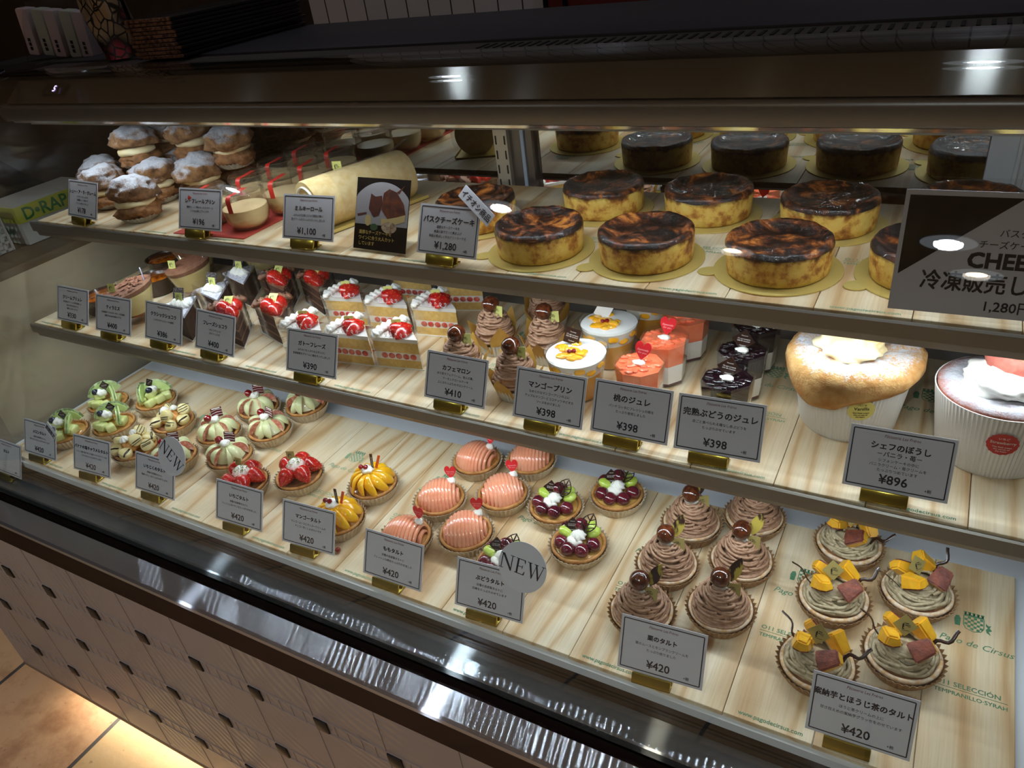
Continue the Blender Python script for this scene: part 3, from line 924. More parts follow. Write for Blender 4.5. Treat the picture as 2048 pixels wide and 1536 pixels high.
pm('strawberry', (206, 40, 28), (158, 12, 16), 55, .22, coat=.6, bump=.35, bscale=260)
pm('strawberry_cut', (226, 120, 96), (206, 44, 36), 120, .3, coat=.4)
pm('seed', (226, 190, 110), rough=.4)
def berry_r(t):
    if t < .28: return .55 + .45 * math.sqrt(max(0, 1 - (1 - t / .28) ** 2)) if t > .02 else .5
    return max(0, 1 - ((t - .28) / .72) ** 1.7) ** .82
def berry_geo(L=.031, r=.0125, n=40, cut=False):
    prof = [(0, L * .03)] + [(r * berry_r(k / 14), L * (k / 14)) for k in range(1, 14)] + [(0, L)]
    return lathe(prof, 20)
def strawberry(parent, M, L=.031, r=.0125, half=False):
    v, f = berry_geo(L, r)
    if half: v = [(x, max(y, -.001), z) for x, y, z in v]
    m = MB().add((v, [tuple(q) for q in f]), 0, M)
    r_ = random.Random(int(1000 * abs(M[0][3])))
    for k in range(44):
        q = (k + .5) / 44; a = k * 2.4
        t_ = .1 + .82 * q
        rr = r * berry_r(t_); z = L * t_
        x, y = rr * math.cos(a), rr * math.sin(a)
        if half and y < .001: continue
        m.add(([(x * 1.015 + dx * .0005, y * 1.015 + dy * .0005, z + dz * .0007) for dx, dy, dz in ((1, 0, 0), (-1, 0, 0), (0, 1, 0), (0, -1, 0), (0, 0, 1), (0, 0, -1))],
               [(0, 2, 4), (2, 1, 4), (1, 3, 4), (3, 0, 4), (2, 0, 5), (1, 2, 5), (3, 1, 5), (0, 3, 5)]), 1, M)
    return obj('strawberry', m, ['strawberry', 'seed'], parent, 180)

# ================================================================ bottom deck tarts
Z0 = .0002
pm('melon', (204, 214, 132), (226, 228, 158), 40, .22, coat=.5, sss=.15)
pm('melon_edge', (182, 208, 124), (206, 222, 150), 50, .25, coat=.4)
pm('melon_rind', (186, 196, 150), (120, 140, 92), 130, .6, bump=.6, bscale=130, bdist=.002, ramp=(.45, .55))
pm('blueberry', (28, 30, 44), (44, 46, 66), 90, .25, coat=.4)
def melon_tart():
    t = thing('melon_tart', '', 'tart', group=None)
    tart_base(t, seed=1)
    r_ = random.Random(3)
    for k, (x, y, z, a) in enumerate([(-.018, -.019, .031, 20), (.017, -.021, .031, -25), (0, -.026, .034, 5), (-.024, .006, .033, 70), (.024, .004, .033, 110), (-.006, -.008, .044, 40)]):
        M = T(x, y, z) @ R(math.radians(a), 'Z') @ R(r_.uniform(-.5, .5), 'X')
        obj('melon_chunk', MB().add(rbox(.022, .018, .016, .0035, 2), 0, M), 'melon', t, 60)
    def slice_(M):
        n = 14
        out = [(.032 * math.cos(PI * (.08 + .84 * i / n)), .030 * math.sin(PI * (.08 + .84 * i / n)) - .004) for i in range(n + 1)]
        inn = [(.024 * math.cos(PI * (.1 + .8 * i / n)), .013 * math.sin(PI * (.1 + .8 * i / n)) - .004) for i in range(n, -1, -1)]
        p = obj('melon_slice', MB().add(prism(out + inn, -.004, .004), 0, M), 'melon_edge', t, 40)
        pts = [(x * 1.02, y * 1.02, 0) for x, y in out]
        obj('rind', MB().add(tube(pts, .0042, 6, .35), 0, M @ R(0, 'Z')), 'melon_rind', p, 60)
    slice_(T(.010, .006, .034) @ R(math.radians(-35), 'Z') @ R(PI / 2 - .25, 'X'))
    slice_(T(-.012, .012, .036) @ R(math.radians(50), 'Z') @ R(PI / 2 - .2, 'X'))
    cream_blob(t, (0, -.006, .051), .011, .008, 2)
    obj('blueberry', MB().add(blob(.0072, .0072, .0068, (-.009, -.012, .056), 1, .06, 2)), 'blueberry', t, 180)
    plaque(t, (.004, .004, .054), 25, 10, .015, True)
    return t
scatter(melon_tart, [(-.935, .075, -8, 'melon tart behind the melon price card, at the far left of the bottom deck'), (-.948, .180, 12, 'melon tart at the back left, in the second row of the melon tarts'),
                     (-.858, .128, 4, 'melon tart in the middle front, above the banana price card'), (-.850, .222, 78, 'rear right melon tart nearest the back of the deck')], 'melon tarts', Z0, .945)

pm('banana', (238, 222, 164), (226, 206, 140), 60, .35, coat=.3)
pm('banana_core', (226, 202, 140), rough=.4)
pm('caramel_cream', (238, 172, 96), rough=.4, coat=.2)
def banana_tart():
    t = thing('banana_tart', '', 'tart'); tart_base(t, seed=2, fill='almond')
    r_ = random.Random(8)
    obj('caramel_cream', MB().add(rosette(.022, .026, (0, .004, .024), 7, .8)), 'caramel_cream', t, 180)
    spots = [(-.022, -.02, .031, 25, 15), (.018, -.026, .031, -20, 50), (.030, -.002, .032, 60, 10), (-.03, .006, .032, -60, 20), (.004, -.014, .046, 0, 62), (.022, .016, .044, 40, 40), (-.016, .018, .042, 140, 35)]
    for x, y, z, a, ti in spots:
        M = T(x, y, z) @ R(math.radians(a), 'Z') @ R(math.radians(ti), 'X')
        p = obj('banana_slice', MB().add(lathe([(0, -.0065), (.0105, -.0065), (.0122, -.005), (.0126, 0), (.0122, .005), (.0105, .0065), (0, .0066)], 24, lambda r, z, a, k, i: (r * (1 + .04 * math.cos(3 * a)), z)), 0, M), 'banana', t, 50)
        m = MB()
        for k in range(3):
            o_ = r_.uniform(-.007, .007); dx = r_.uniform(-.003, .003)
            m.add(tube([(-.012, o_ - .003, .0035), (-.008, o_ - .0015, .0069), (0, o_ + dx * .4, .0071), (.008, o_ + .002, .0069), (.0122, o_ + .003, .003)], .0007, 5), 0, M)
        obj('chocolate_drizzle', m, 'choc', p, 180)
    obj('cream', MB().add(rosette(.009, .012, (-.012, .0, .046), 7, .6)), 'cream', t, 180)
    obj('cream', MB().add(rosette(.007, .01, (.008, .006, .05), 7, .6)), 'cream', t, 180)
    return t
scatter(banana_tart, [(-.742, .178, 10, 'rear banana tart with chocolate drizzle, behind the banana card'), (-.742, .088, 70, 'front banana tart partly hidden by the banana price card')], 'banana salted caramel tarts', Z0, .945)

def fig_mat():
    t = NT('fig_flesh'); v = t.coords((1, 1, 1))
    n = t.noise(v, 120, 5, .65)
    t.princ(t.ramp(n, [(.3, (176, 84, 72)), (.5, (216, 138, 116)), (.68, (240, 206, 178))]), .25, coat=.6, normal=t.bump(n, .4, .001)); MATS['fig_flesh'] = t.m
fig_mat()
pm('fig_skin', (226, 226, 178), (212, 216, 156), 50, .35, coat=.4)
def fig_tart():
    t = thing('fig_tart', '', 'tart'); tart_base(t, seed=3, fill='almond')
    n = 9
    for k in range(n):
        a = 2 * PI * k / n
        # lens shaped wedge standing radially and leaning to the centre
        m = MB(); v = []; f = []; mi = []
        L, H, W = .040, .017, .0085
        rows = []
        for i in range(9):
            s_ = i / 8; e = math.sin(PI * min(1, max(0, s_))) ** .6
            y = -L / 2 + L * s_
            row = [(0, y, 0.0), (-W * e, y, H * .75 * e), (-W * .55 * e, y, H * e), (W * .55 * e, y, H * e), (W * e, y, H * .75 * e)]
            b = len(v); v += row; rows.append(b)
        for i in range(8):
            for j, mt in ((0, 1), (1, 0), (2, 0), (3, 0), (4, 1)):
                q = (rows[i] + j, rows[i] + (j + 1) % 5, rows[i + 1] + (j + 1) % 5, rows[i + 1] + j)
                f.append(q); mi.append(mt)
        ro = .9 if k % 2 else -.35
        M = R(a, 'Z') @ T(.0, -.0225, .0345) @ R(math.radians(38), 'X') @ R(ro, 'Y') @ S(1.0 + .08 * ((k * 7) % 3 - 1))
        obj('fig_wedge', MB().add((v, f), mi, M), ['fig_skin', 'fig_flesh'], t, 50)
    obj('core_cream', MB().add(lathe([(.03, .024), (.024, .036), (.010, .048), (0, .05)], 24)), 'fig_skin', t, 180)
    cream_blob(t, (0, -.002, .053), .010, .007, 5)
    obj('raspberry', MB().add(blob(.0075, .0075, .0075, (-.010, -.004, .059), 3, .18, 3.5)), 'cherry', t, 180)
    M = T(.004, .004, .053) @ R(math.radians(24), 'Z') @ R(math.radians(75), 'X') @ R(-.12, 'Z')
    m = MB().add(box(.003, .0105, 0, .021, .019, .001), 0, M)
    pm('plaque_wine', (92, 24, 28), rough=.3, coat=.3)
    for j in range(3): m.add(tube([(-.007, .004 + j * .005, .0006), (.003, .006 + j * .005, .0006), (.0132, .005 + j * .005, .0006)], .0004, 4), 1, M)
    m.add(box(.003, .0185, .0006, .016, .0018, .0004), 1, M)
    obj('chocolate_plaque', m, ['plaque_wine', 'white_ink'], t, None)
    return t
scatter(fig_tart, [(-.540, .136, 0, 'frontmost fully visible fig tart, with its maroon plaque, left of the strawberry tarts'), (-.621, .184, 40, 'left fig tart in the second row, beside the rear banana tart'),
                   (-.529, .225, -30, 'right fig tart in the second row with a red plaque'), (-.607, .275, 15, 'back left fig tart close to the middle shelf edge'),
                   (-.517, .314, 70, 'rearmost fig tart at right, half under the middle shelf'), (-.642, .096, 20, 'fig tart standing behind the round NEW badge')], 'fig tarts', Z0, .945)

pm('pistachio', (150, 160, 70), (110, 124, 50), 300, .7)
def strawberry_tart():
    t = thing('strawberry_tart', '', 'tart'); tart_base(t, seed=4, fill='almond')
    for k, a in enumerate((-92, -22, 40, 105, 178)):
        A = math.radians(a)
        M = T(.028 * math.cos(A), .028 * math.sin(A), .0375) @ R(A + PI / 2, 'Z') @ R(math.radians(118), 'X') @ T(0, 0, -.016) @ S(1.15, 1.15, 1.12)
        strawberry(t, M)
    obj('whipped_cream', MB().add(rosette(.0155, .021, (-.004, .002, .036), 11, 2.0)), 'cream', t, 180)
    m = MB(); r_ = random.Random(5)
    for k in range(46):
        a = r_.uniform(0, 2 * PI); q = r_.uniform(0, 1) ** .6 * .012
        m.add(box(0, 0, 0, .0014, .0011, .001), 0, T(-.003 + q * math.cos(a), .003 + q * math.sin(a), .0575 - q * .55) @ R(r_.uniform(0, 3), 'Z') @ R(r_.uniform(-1, 1), 'X'))
    obj('pistachio_crumbs', m, 'pistachio', t, None)
    t.children[-1]['kind'] = 'stuff'
    gold_tag(t, (-.012, .004, .052), 20, 12, .0155, diamond=False)
    return t
scatter(strawberry_tart, [(-.376, .138, 0, 'strawberry tart standing in the open left of the rear mango tart'), (-.455, .088, -20, 'strawberry tart partly hidden by the strawberry price card')], 'strawberry tarts', Z0, .945)

pm('mango', (250, 196, 40), (240, 172, 16), 30, .2, coat=.7, sss=.1)
pm('orange_stick', (226, 92, 36), rough=.4)
def mango_tart():
    t = thing('mango_tart', '', 'tart'); tart_base(t, seed=5)
    n = 11
    for k in range(n):
        a = 2 * PI * k / n + .1
        L = .040 + .003 * ((k * 5) % 3)
        v = []; f = []
        for i in range(9):
            s_ = i / 8; e = math.sin(PI * (.06 + .88 * s_)) ** .6
            y = -L / 2 + L * s_; zc = .009 * math.sin(PI * s_)
            w = .0098 * e
            for j in range(8):
                b = 2 * PI * j / 8
                v.append((w * math.cos(b), y, zc + .0042 * e * math.sin(b)))
        for i in range(8):
            for j in range(8): f.append((i * 8 + j, i * 8 + (j + 1) % 8, (i + 1) * 8 + (j + 1) % 8, (i + 1) * 8 + j))
        f.append(tuple(reversed(range(8)))); f.append(tuple(64 + j for j in range(8)))
        M = R(a, 'Z') @ T(0, -.0215, .036) @ R(math.radians(42), 'X') @ R(math.radians(-32), 'Y') @ R(.25, 'Z')
        obj('mango_slice', MB().add((v, f), 0, M), 'mango', t, 180)
    obj('mango_core', MB().add(blob(.022, .022, .02, (0, 0, .032), 4, .1)), 'mango', t, 180)
    cream_blob(t, (-.004, -.002, .054), .012, .007, 7)
    for x in (-.011, -.003): obj('red_currant', MB().add(blob(.0044, .0044, .0044, (x, -.007 + .3 * (x + .011), .0605))), 'cherry', t, 180)
    M = T(.004, .004, .053) @ R(math.radians(25), 'Z')
    m = MB().add(box(0, 0, .0155, .0045, .0012, .031), 0, M @ R(.1, 'Y')); m.add(text('Air du chocolat', .0030), 1, M @ R(.1, 'Y') @ T(.0011, -.0008, .016) @ R(PI / 2, 'X') @ R(PI / 2, 'Z'))
    obj('chocolate_stick', m, ['choc', 'white_ink'], t, None)
    obj('orange_stick', MB().add(box(0, 0, .014, .0045, .0012, .028), 0, M @ T(.006, .001, 0) @ R(.38, 'Y')), 'orange_stick', t, None)
    return t
scatter(mango_tart, [(-.238, .166, 0, 'mango tart standing clear in the open, upper right of the mango price card'), (-.238, .077, -12, 'mango tart half hidden behind the mango price card')], 'mango tarts', Z0, .945)
o = obj('red_currant', MB().add(blob(.0045, .0045, .0042, (0, 0, .0042), 2, .05)), 'cherry', None, 180, (-.208, .033, Z0)); tag(o, 'single red currant lying on the pine board beside the mango card', 'berry')

def peach_mat():
    t = NT('peach'); v = t.coords((1, 1, 1))
    n = t.noise(v, 22, 4)
    c = t.ramp(n, [(.3, (240, 150, 112)), (.55, (244, 168, 134)), (.72, (246, 190, 150))])
    t.princ(c, .16, coat=.8, sss=.12); MATS['peach'] = t.m
peach_mat()
pm('glaze', (196, 132, 60), (214, 170, 110), 70, .08, coat=1.0)
def peach_tart():
    t = thing('peach_tart', '', 'tart'); tart_base(t, seed=6, fill='glaze')
    # fan of thin slices: overlapping shells of a dome
    n = 12
    for k in range(n):
        u = (k - (n - 1) / 2) / ((n - 1) / 2)
        xo = u * .0305
        W = .0335 * math.sqrt(max(.0, 1 - (u * .93) ** 2)) + .003
        H = .031 * math.sqrt(max(.0, 1 - (u * .9) ** 2)) + .002
        v = []; f = []; m_ = 12
        for i in range(m_ + 1):
            th = PI * i / m_
            y = -W * math.cos(th); z = .0215 + H * math.sin(th) ** .9
            lean = .0045
            for dx, dz in ((-.0034, -.0024), (-.0006, .0004), (.0028, -.0004), (.0034, -.004)):
                v.append((xo + dx + lean * (z - .03) * 10, y * (1 + dz * 8), z + dz))
        for i in range(m_):
            for j in range(4): f.append((i * 4 + j, i * 4 + (j + 1) % 4, (i + 1) * 4 + (j + 1) % 4, (i + 1) * 4 + j))
        f.append((3, 2, 1, 0)); f.append(tuple(m_ * 4 + j for j in range(4)))
        obj('peach_slice', MB().add((v, f), 0, R(.5, 'Z')), 'peach', t, 60)
    cream_blob(t, (.014, .022, .046), .0075, .006, 4)
    heart(t, (.013, .024, .046), 15, .021)
    return t
scatter(peach_tart, [(-.033, .124, 4, 'peach tart standing in the open right of the peach price card'), (-.114, .082, -18, 'peach tart half hidden behind the peach price card'), (-.112, .174, 2, 'left peach tart in the middle row'),
                     (-.024, .220, 10, 'right peach tart in the middle row, behind the open front one'), (-.107, .280, -25, 'back left peach tart under the edge of the middle shelf'), (-.022, .312, -8, 'back right peach tart with its top cut off by the middle shelf')], 'peach tarts', Z0, .945)

pm('grape_red', (104, 26, 40), (68, 14, 30), 40, .1, coat=.9)
pm('grape_green', (176, 200, 70), (196, 216, 104), 40, .15, coat=.7)
def grape_tart():
    t = thing('grape_tart', '', 'tart'); tart_base(t, seed=7)
    for a, r in ((-140, .026), (-100, .027), (-55, .027), (-10, .027), (100, .026), (150, .027)):
        A = math.radians(a)
        obj('red_grape', MB().add(blob(.0112, .0112, .0108, (r * math.cos(A), r * math.sin(A), .0325), 1, .05, 1.5)), 'grape_red', t, 180)
    obj('red_grape', MB().add(blob(.0112, .0112, .011, (.0, .013, .047), 1, .05, 1.5)), 'grape_red', t, 180)
    for a, r, z in ((35, .024, .038), (70, .027, .035), (185, .018, .041)):
        A = math.radians(a)
        M = T(r * math.cos(A), r * math.sin(A), z) @ R(A, 'Z') @ R(-.4, 'Y')
        obj('green_grape', MB().add(blob(.0115, .0095, .007), 0, M), 'grape_green', t, 180)
    obj('cream', MB().add(rosette(.011, .014, (.003, -.004, .038), 7, 1.2)).add(blob(.012, .009, .008, (0, -.012, .036), 2, .2)), 'cream', t, 180)
    plaque(t, (-.008, .0, .042), 14, 24, .0175, True)
    leaf(t, (.010, .004, .044), 10, .036, .012, 12, -22, lattice=True)
    return t
scatter(grape_tart, [(.131, .164, 0, 'frontmost open grape tart with dark plaque and lattice leaf, right of the NEW badge'), (.066, .224, -12, 'left grape tart in the second row'), (.142, .282, 8, 'rear grape tart under the middle shelf edge'), (.050, .090, 0, 'grape tart peeping over the grape price card behind the NEW badge')], 'grape tarts', Z0, .945)

pm('chestnut_paste', (178, 140, 112), (150, 110, 84), 200, .55, bump=.2, bscale=400)
def chestnut_tart():
    t = thing('chestnut_tart', '', 'tart'); tart_base(t, 'cup_brown', 'crust_dusted', 'almond', 8)
    m = MB().add(lathe([(.032, .0235), (.026, .034), (.0175, .048), (.0085, .0625), (0, .064)], 32))
    strands(m, 60, .0370, .0245, .042, .0022, 6, .010)
    obj('chestnut_strands', m, 'chestnut_paste', t, 180)
    cream_blob(t, (0, 0, .067), .0105, .006, 3)
    chestnut(t, (-.001, -.001, .078), 1.05, .4)
    leaf(t, (.008, .006, .066), 18, .038, .0090, 20, -24)
    gold_tag(t, (.0165, -.006, .056), 12, 18, .018)
    return t
scatter(chestnut_tart, [(.342, .127, 0, 'front right chestnut tart with a pointed chestnut, right of the chestnut price card'), (.254, .086, -10, 'front left chestnut tart behind the chestnut price card'), (.257, .174, 8, 'left chestnut tart in the middle row'),
                        (.345, .216, -6, 'right chestnut tart in the middle row'), (.263, .262, 20, 'back left chestnut tart with a gold brushed leaf'), (.340, .305, 30, 'back right chestnut tart half under the middle shelf')], 'chestnut tarts', Z0, .945)

pm('hojicha_paste', (192, 176, 144), (164, 146, 114), 200, .6, bump=.25, bscale=420)
pm('sweet_potato', (240, 182, 44), (222, 160, 34), 90, .35, coat=.4, bump=.2, bscale=120)
pm('potato_skin', (136, 66, 44), (92, 40, 28), 90, .6, bump=.8, bscale=160, bdist=.002)
def potato_tart():
    t = thing('sweet_potato_tart', '', 'tart'); tart_base(t, 'cup_brown', 'crust_dusted', 'almond', 9)
    m = MB().add(lathe([(.032, .0225), (.026, .030), (.0175, .037), (.009, .042), (0, .043)], 32))
    strands(m, 46, .0358, .0245, .022, .0023, 16, .012, sweep=1.9)
    obj('tea_cream_strands', m, 'hojicha_paste', t, 180)
    r_ = random.Random(2)
    for k, (x, y, z, a, b, c_) in enumerate([(-.016, -.010, .053, 15, 60, 0), (.018, -.012, .051, -35, -50, 25), (.016, .016, .052, 50, 130, 10), (-.014, .018, .050, 150, -20, 50)]):
        M = T(x, y, z) @ R(math.radians(a), 'Z') @ R(math.radians(b), 'X') @ R(math.radians(c_), 'Y') @ S(1.2, 1.2, 1.12)
        pr = [(-.011, -.006), (.0, -.009), (.011, -.006), (.008, .007), (-.006, .009)]
        v, f = prism(pr, -.0115, .0115)
        v = [(x_ * (1.0 if z_ < 0 else .72), y_ * (1.0 if z_ < 0 else .66), z_) for x_, y_, z_ in v]
        bm = bmesh.new(); vs2 = [bm.verts.new(q) for q in v]
        for q in f: bm.faces.new([vs2[i] for i in q])
        bmesh.ops.recalc_face_normals(bm, faces=bm.faces)
        bmesh.ops.bevel(bm, geom=list(bm.edges), offset=.0016, segments=2, affect='EDGES')
        vf = from_bm(bm)
        mi = []
        for q in vf[1]:
            c = sum((Vector(vf[0][i]) for i in q), Vector()) / len(q)
            mi.append(1 if (c.y < -.0030) else 0)
        obj('sweet_potato_piece', MB().add(vf, mi, M), ['sweet_potato', 'potato_skin'], t, 40)
    for k, (x, y, a) in enumerate([(-.026, .002, 150), (.026, .006, 25)]):
        d = Vector((math.cos(math.radians(a)), math.sin(math.radians(a)), 0)); q = Vector((-d.y, d.x, 0))
        pts = [Vector((x, y, .036)) + d * (.028 * i / 9) + q * (.0035 * math.sin(i * .85)) + Vector((0, 0, .024 * (i / 9) ** .7 + .002 * math.sin(i * .9))) for i in range(10)]
        choc_strip(t, pts, .0042, 'choc', 'wavy_chocolate_stick')
    gold_tag(t, (.003, .003, .058), 8, 28, .0185, diamond=True)
    return t
scatter(potato_tart, [(.546, .138, 0, 'front right sweet potato tart, beside the green crest on the pine board'), (.462, .090, -14, 'front left sweet potato tart behind its price card'), (.463, .194, 12, 'left sweet potato tart in the middle row'),
                      (.552, .241, 40, 'right sweet potato tart in the middle row'), (.466, .296, -30, 'rearmost sweet potato tart under the middle shelf')], 'sweet potato and roasted tea tarts', Z0, .97)

# ================================================================ middle shelf
ZMs = ZM + .0002
pm('sponge', (240, 204, 124), (226, 180, 92), 160, .8, bump=.5, bscale=320)
pm('choc_sponge', (92, 60, 44), (66, 42, 32), 160, .8, bump=.5, bscale=320)
pm('choc_cream', (150, 104, 78), (130, 88, 64), 60, .5)
pm('sugar_top', (226, 226, 236), (120, 100, 92), 260, .85, ramp=(.5, .75))
pm('ganache', (84, 56, 40), (60, 38, 28), 120, .6)
pm('paper_white', (236, 230, 214), rough=.6)
pm('film_mark', (240, 240, 244), rough=.4)
def wedge_pts(Rr, half, o=0.0, n=9):
    a0 = PI / 2 - half; a1 = PI / 2 + half
    # tip slightly pushed out by o
    pts = [(0, -o * 1.6)] + [((Rr + o) * math.cos(a0 + (a1 - a0) * i / (n - 1) + (o / Rr) * (-1 + 2 * i / (n - 1))), (Rr + o) * math.sin(a0 + (a1 - a0) * i / (n - 1))) for i in range(n)]
    return pts
def layers(t, Rr, half, ls):
    for name, z0, z1, mt, ins in ls:
        obj(name, MB().add(prism(wedge_pts(Rr, half, ins), z0, z1)), mt, t, 30)
def wrap(t, Rr, half, z0, z1, swirl=True):
    pts = wedge_pts(Rr, half, .0022, 7)
    n = len(pts); v = []; f = []
    for j in range(6):
        q = j / 5
        for i, (x, y) in enumerate(pts):
            w = .0011 * math.sin(i * 2.3 + j * 1.9)
            v.append((x * (1 + .03 * q) + w, y * (1 + .03 * q) + w, z0 + (z1 - z0) * q + (.004 * math.sin(i * 1.3) if j == 5 else 0)))
    for j in range(5):
        for i in range(n): f.append((j * n + i, j * n + (i + 1) % n, (j + 1) * n + (i + 1) % n, (j + 1) * n + i))
    obj('clear_film', MB().add((v, f)), 'film', t, 180)
    if swirl:
        # white printed curls along the upper edge of the film
        a = PI / 2 + half; d = Vector((math.cos(a), math.sin(a), 0)); nrm = Vector((-d.y, d.x, 0))
        pts2 = [Vector((0, 0, z1 - .010)) + d * (.012 + .05 * i / 40) + nrm * .0042 + Vector((0, 0, .0042 * math.sin(i * .9))) + d * (.0035 * math.cos(i * .9)) for i in range(41)]
        obj('printed_curl', MB().add(tube(pts2, .0004, 4)), 'film_mark', t, 180)
def shell_border(t, Rr, half, z, r, mat, n=6, name='piped_cream'):
    m = MB()
    for i in range(n):
        a = PI / 2 - half * .86 + 2 * half * .86 * i / (n - 1)
        M = T((Rr - r * .9) * math.cos(a), (Rr - r * .9) * math.sin(a), z) @ R(a, 'Z') @ R(.5, 'Y')
        m.add(rosette(r * 1.12, r * 1.5, (0, 0, 0), 7, .9), 0, M)
    return obj(name, m, mat, t, 180)

def shortcake():
    t = thing('strawberry_shortcake', '', 'cake slice')
    H = math.radians(25); Rr = .078
    layers(t, Rr, H, [('paper_base', 0, .0014, 'paper_white', .003), ('sponge', .0014, .015, 'sponge', 0), ('cream_layer', .015, .0275, 'cream', -.0004), ('sponge', .0275, .046, 'sponge', 0), ('cream_top', .046, .0525, 'cream', .0008)])
    m = MB()
    for i in range(5):
        for s_ in (-1, 1):
            a = PI / 2 + s_ * H; q = .012 + .0125 * i
            m.add(blob(.0055, .0018, .0048, (0, 0, 0)), 0, T(q * math.cos(a), q * math.sin(a), .0212) @ R(a, 'Z'))
    obj('strawberry_filling', m, 'strawberry_cut', t, 180)
    shell_border(t, Rr, H, .052, .0085, 'cream', 6)
    strawberry(t, T(.0, .040, .058) @ R(.9, 'Z') @ R(PI / 2 - .2, 'X') @ T(0, 0, -.015) @ S(1.15))
    strawberry(t, T(-.002, .030, .055) @ R(-1.2, 'Z') @ R(PI / 2, 'X') @ T(0, .001, -.012) @ S(1.05), half=True)
    strawberry(t, T(.004, .053, .056) @ R(2.2, 'Z') @ R(PI / 2 - .35, 'X') @ T(0, 0, -.014), half=False)
    gold_tag(t, (-.003, .042, .061), -48, 10, .015, 'gold_lime')
    wrap(t, Rr, H, .002, .070)
    return t
scatter(shortcake, [(-.152, .246, 73, 'front right strawberry shortcake, just left of the front chestnut cup cakes'), (-.236, .233, 71, 'front middle strawberry shortcake, right of the shortcake price card'), (-.326, .228, 73, 'front left strawberry shortcake behind the shortcake price card'),
                    (-.330, .342, 74, 'left strawberry shortcake in the second row'), (-.240, .342, 72, 'middle strawberry shortcake in the second row'), (-.150, .352, 73, 'right strawberry shortcake in the second row'),
                    (-.160, .450, 80, 'strawberry shortcake at the back, behind the right one of the second row', 1.0), (-.262, .445, 70, 'strawberry shortcake at the back, behind the middle one of the second row', 1.0)], 'wrapped strawberry shortcakes', ZMs)

def choc_slice():
    t = thing('strawberry_chocolate_slice', '', 'cake slice')
    H = math.radians(21); Rr = .086
    layers(t, Rr, H, [('paper_base', 0, .0014, 'paper_white', .003), ('choc_sponge', .0014, .013, 'choc_sponge', 0), ('cream_layer', .013, .017, 'choc_cream', -.0006), ('choc_sponge', .017, .030, 'choc_sponge', 0), ('cream_layer', .030, .034, 'choc_cream', -.0006), ('choc_sponge', .034, .047, 'choc_sponge', 0), ('chocolate_cream_top', .047, .053, 'choc_cream', .0006)])
    shell_border(t, Rr, H, .052, .0092, 'choc_cream', 6, 'piped_chocolate_cream')
    strawberry(t, T(-.006, .046, .058) @ R(.4, 'Z') @ R(PI / 2 + .1, 'X') @ T(0, 0, -.014) @ S(1.15))
    strawberry(t, T(.008, .050, .057) @ R(-.8, 'Z') @ R(PI / 2 - .1, 'X') @ T(0, 0, -.014) @ S(1.1))
    strawberry(t, T(.001, .031, .055) @ R(.1, 'Z') @ R(PI / 2, 'X') @ T(0, 0, -.011) @ S(1.05))
    gold_tag(t, (-.001, .046, .066), -38, 55, .0165, 'gold_lime')
    wrap(t, Rr, H, .002, .072, False)
    return t
scatter(choc_slice, [(-.502, .212, 57, 'front left strawberry chocolate slice, behind its own price card'), (-.430, .238, 50, 'front right strawberry chocolate slice with a lime tag, left of the shortcake card'),
                     (-.510, .338, 52, 'back left strawberry chocolate slice'), (-.440, .352, 44, 'back right strawberry chocolate slice, tight under the upper shelf')], 'wrapped strawberry chocolate slices', ZMs)

def classic():
    t = thing('classic_chocolate_slice', '', 'cake slice')
    H = math.radians(21); Rr = .084
    layers(t, Rr, H, [('paper_base', 0, .0014, 'paper_white', .003), ('ganache_body', .0014, .046, 'ganache', 0), ('sugared_crust', .046, .050, 'sugar_top', .0006)])
    m = MB()
    for i in range(3): m.add(rosette(.0105, .013, (-.006 + .0065 * i, .062 - .010 * i, .049), 7, 1.2))
    obj('whipped_cream', m, 'cream', t, 180)
    M = T(-.002, .068, .052) @ R(math.radians(-48), 'Z') @ R(math.radians(62), 'X')
    pm('choc_dusted', (48, 34, 30), (150, 146, 150), 420, .7, ramp=(.52, .72))
    obj('chocolate_plaque', MB().add(box(0, .013, 0, .024, .026, .0014), 0, M), 'choc_dusted', t, None)
    gold_tag(t, (.001, .052, .058), -50, 12, .016, 'gold_lime')
    wrap(t, Rr, H, .002, .060, False)
    return t
scatter(classic, [(-.620, .202, 55, 'front classic chocolate slice, right of the classic chocolate price card'), (-.610, .270, 54, 'middle classic chocolate slice in its row of three'), (-.618, .342, 52, 'rear classic chocolate slice in its row of three')], 'wrapped classic chocolate slices', ZMs)

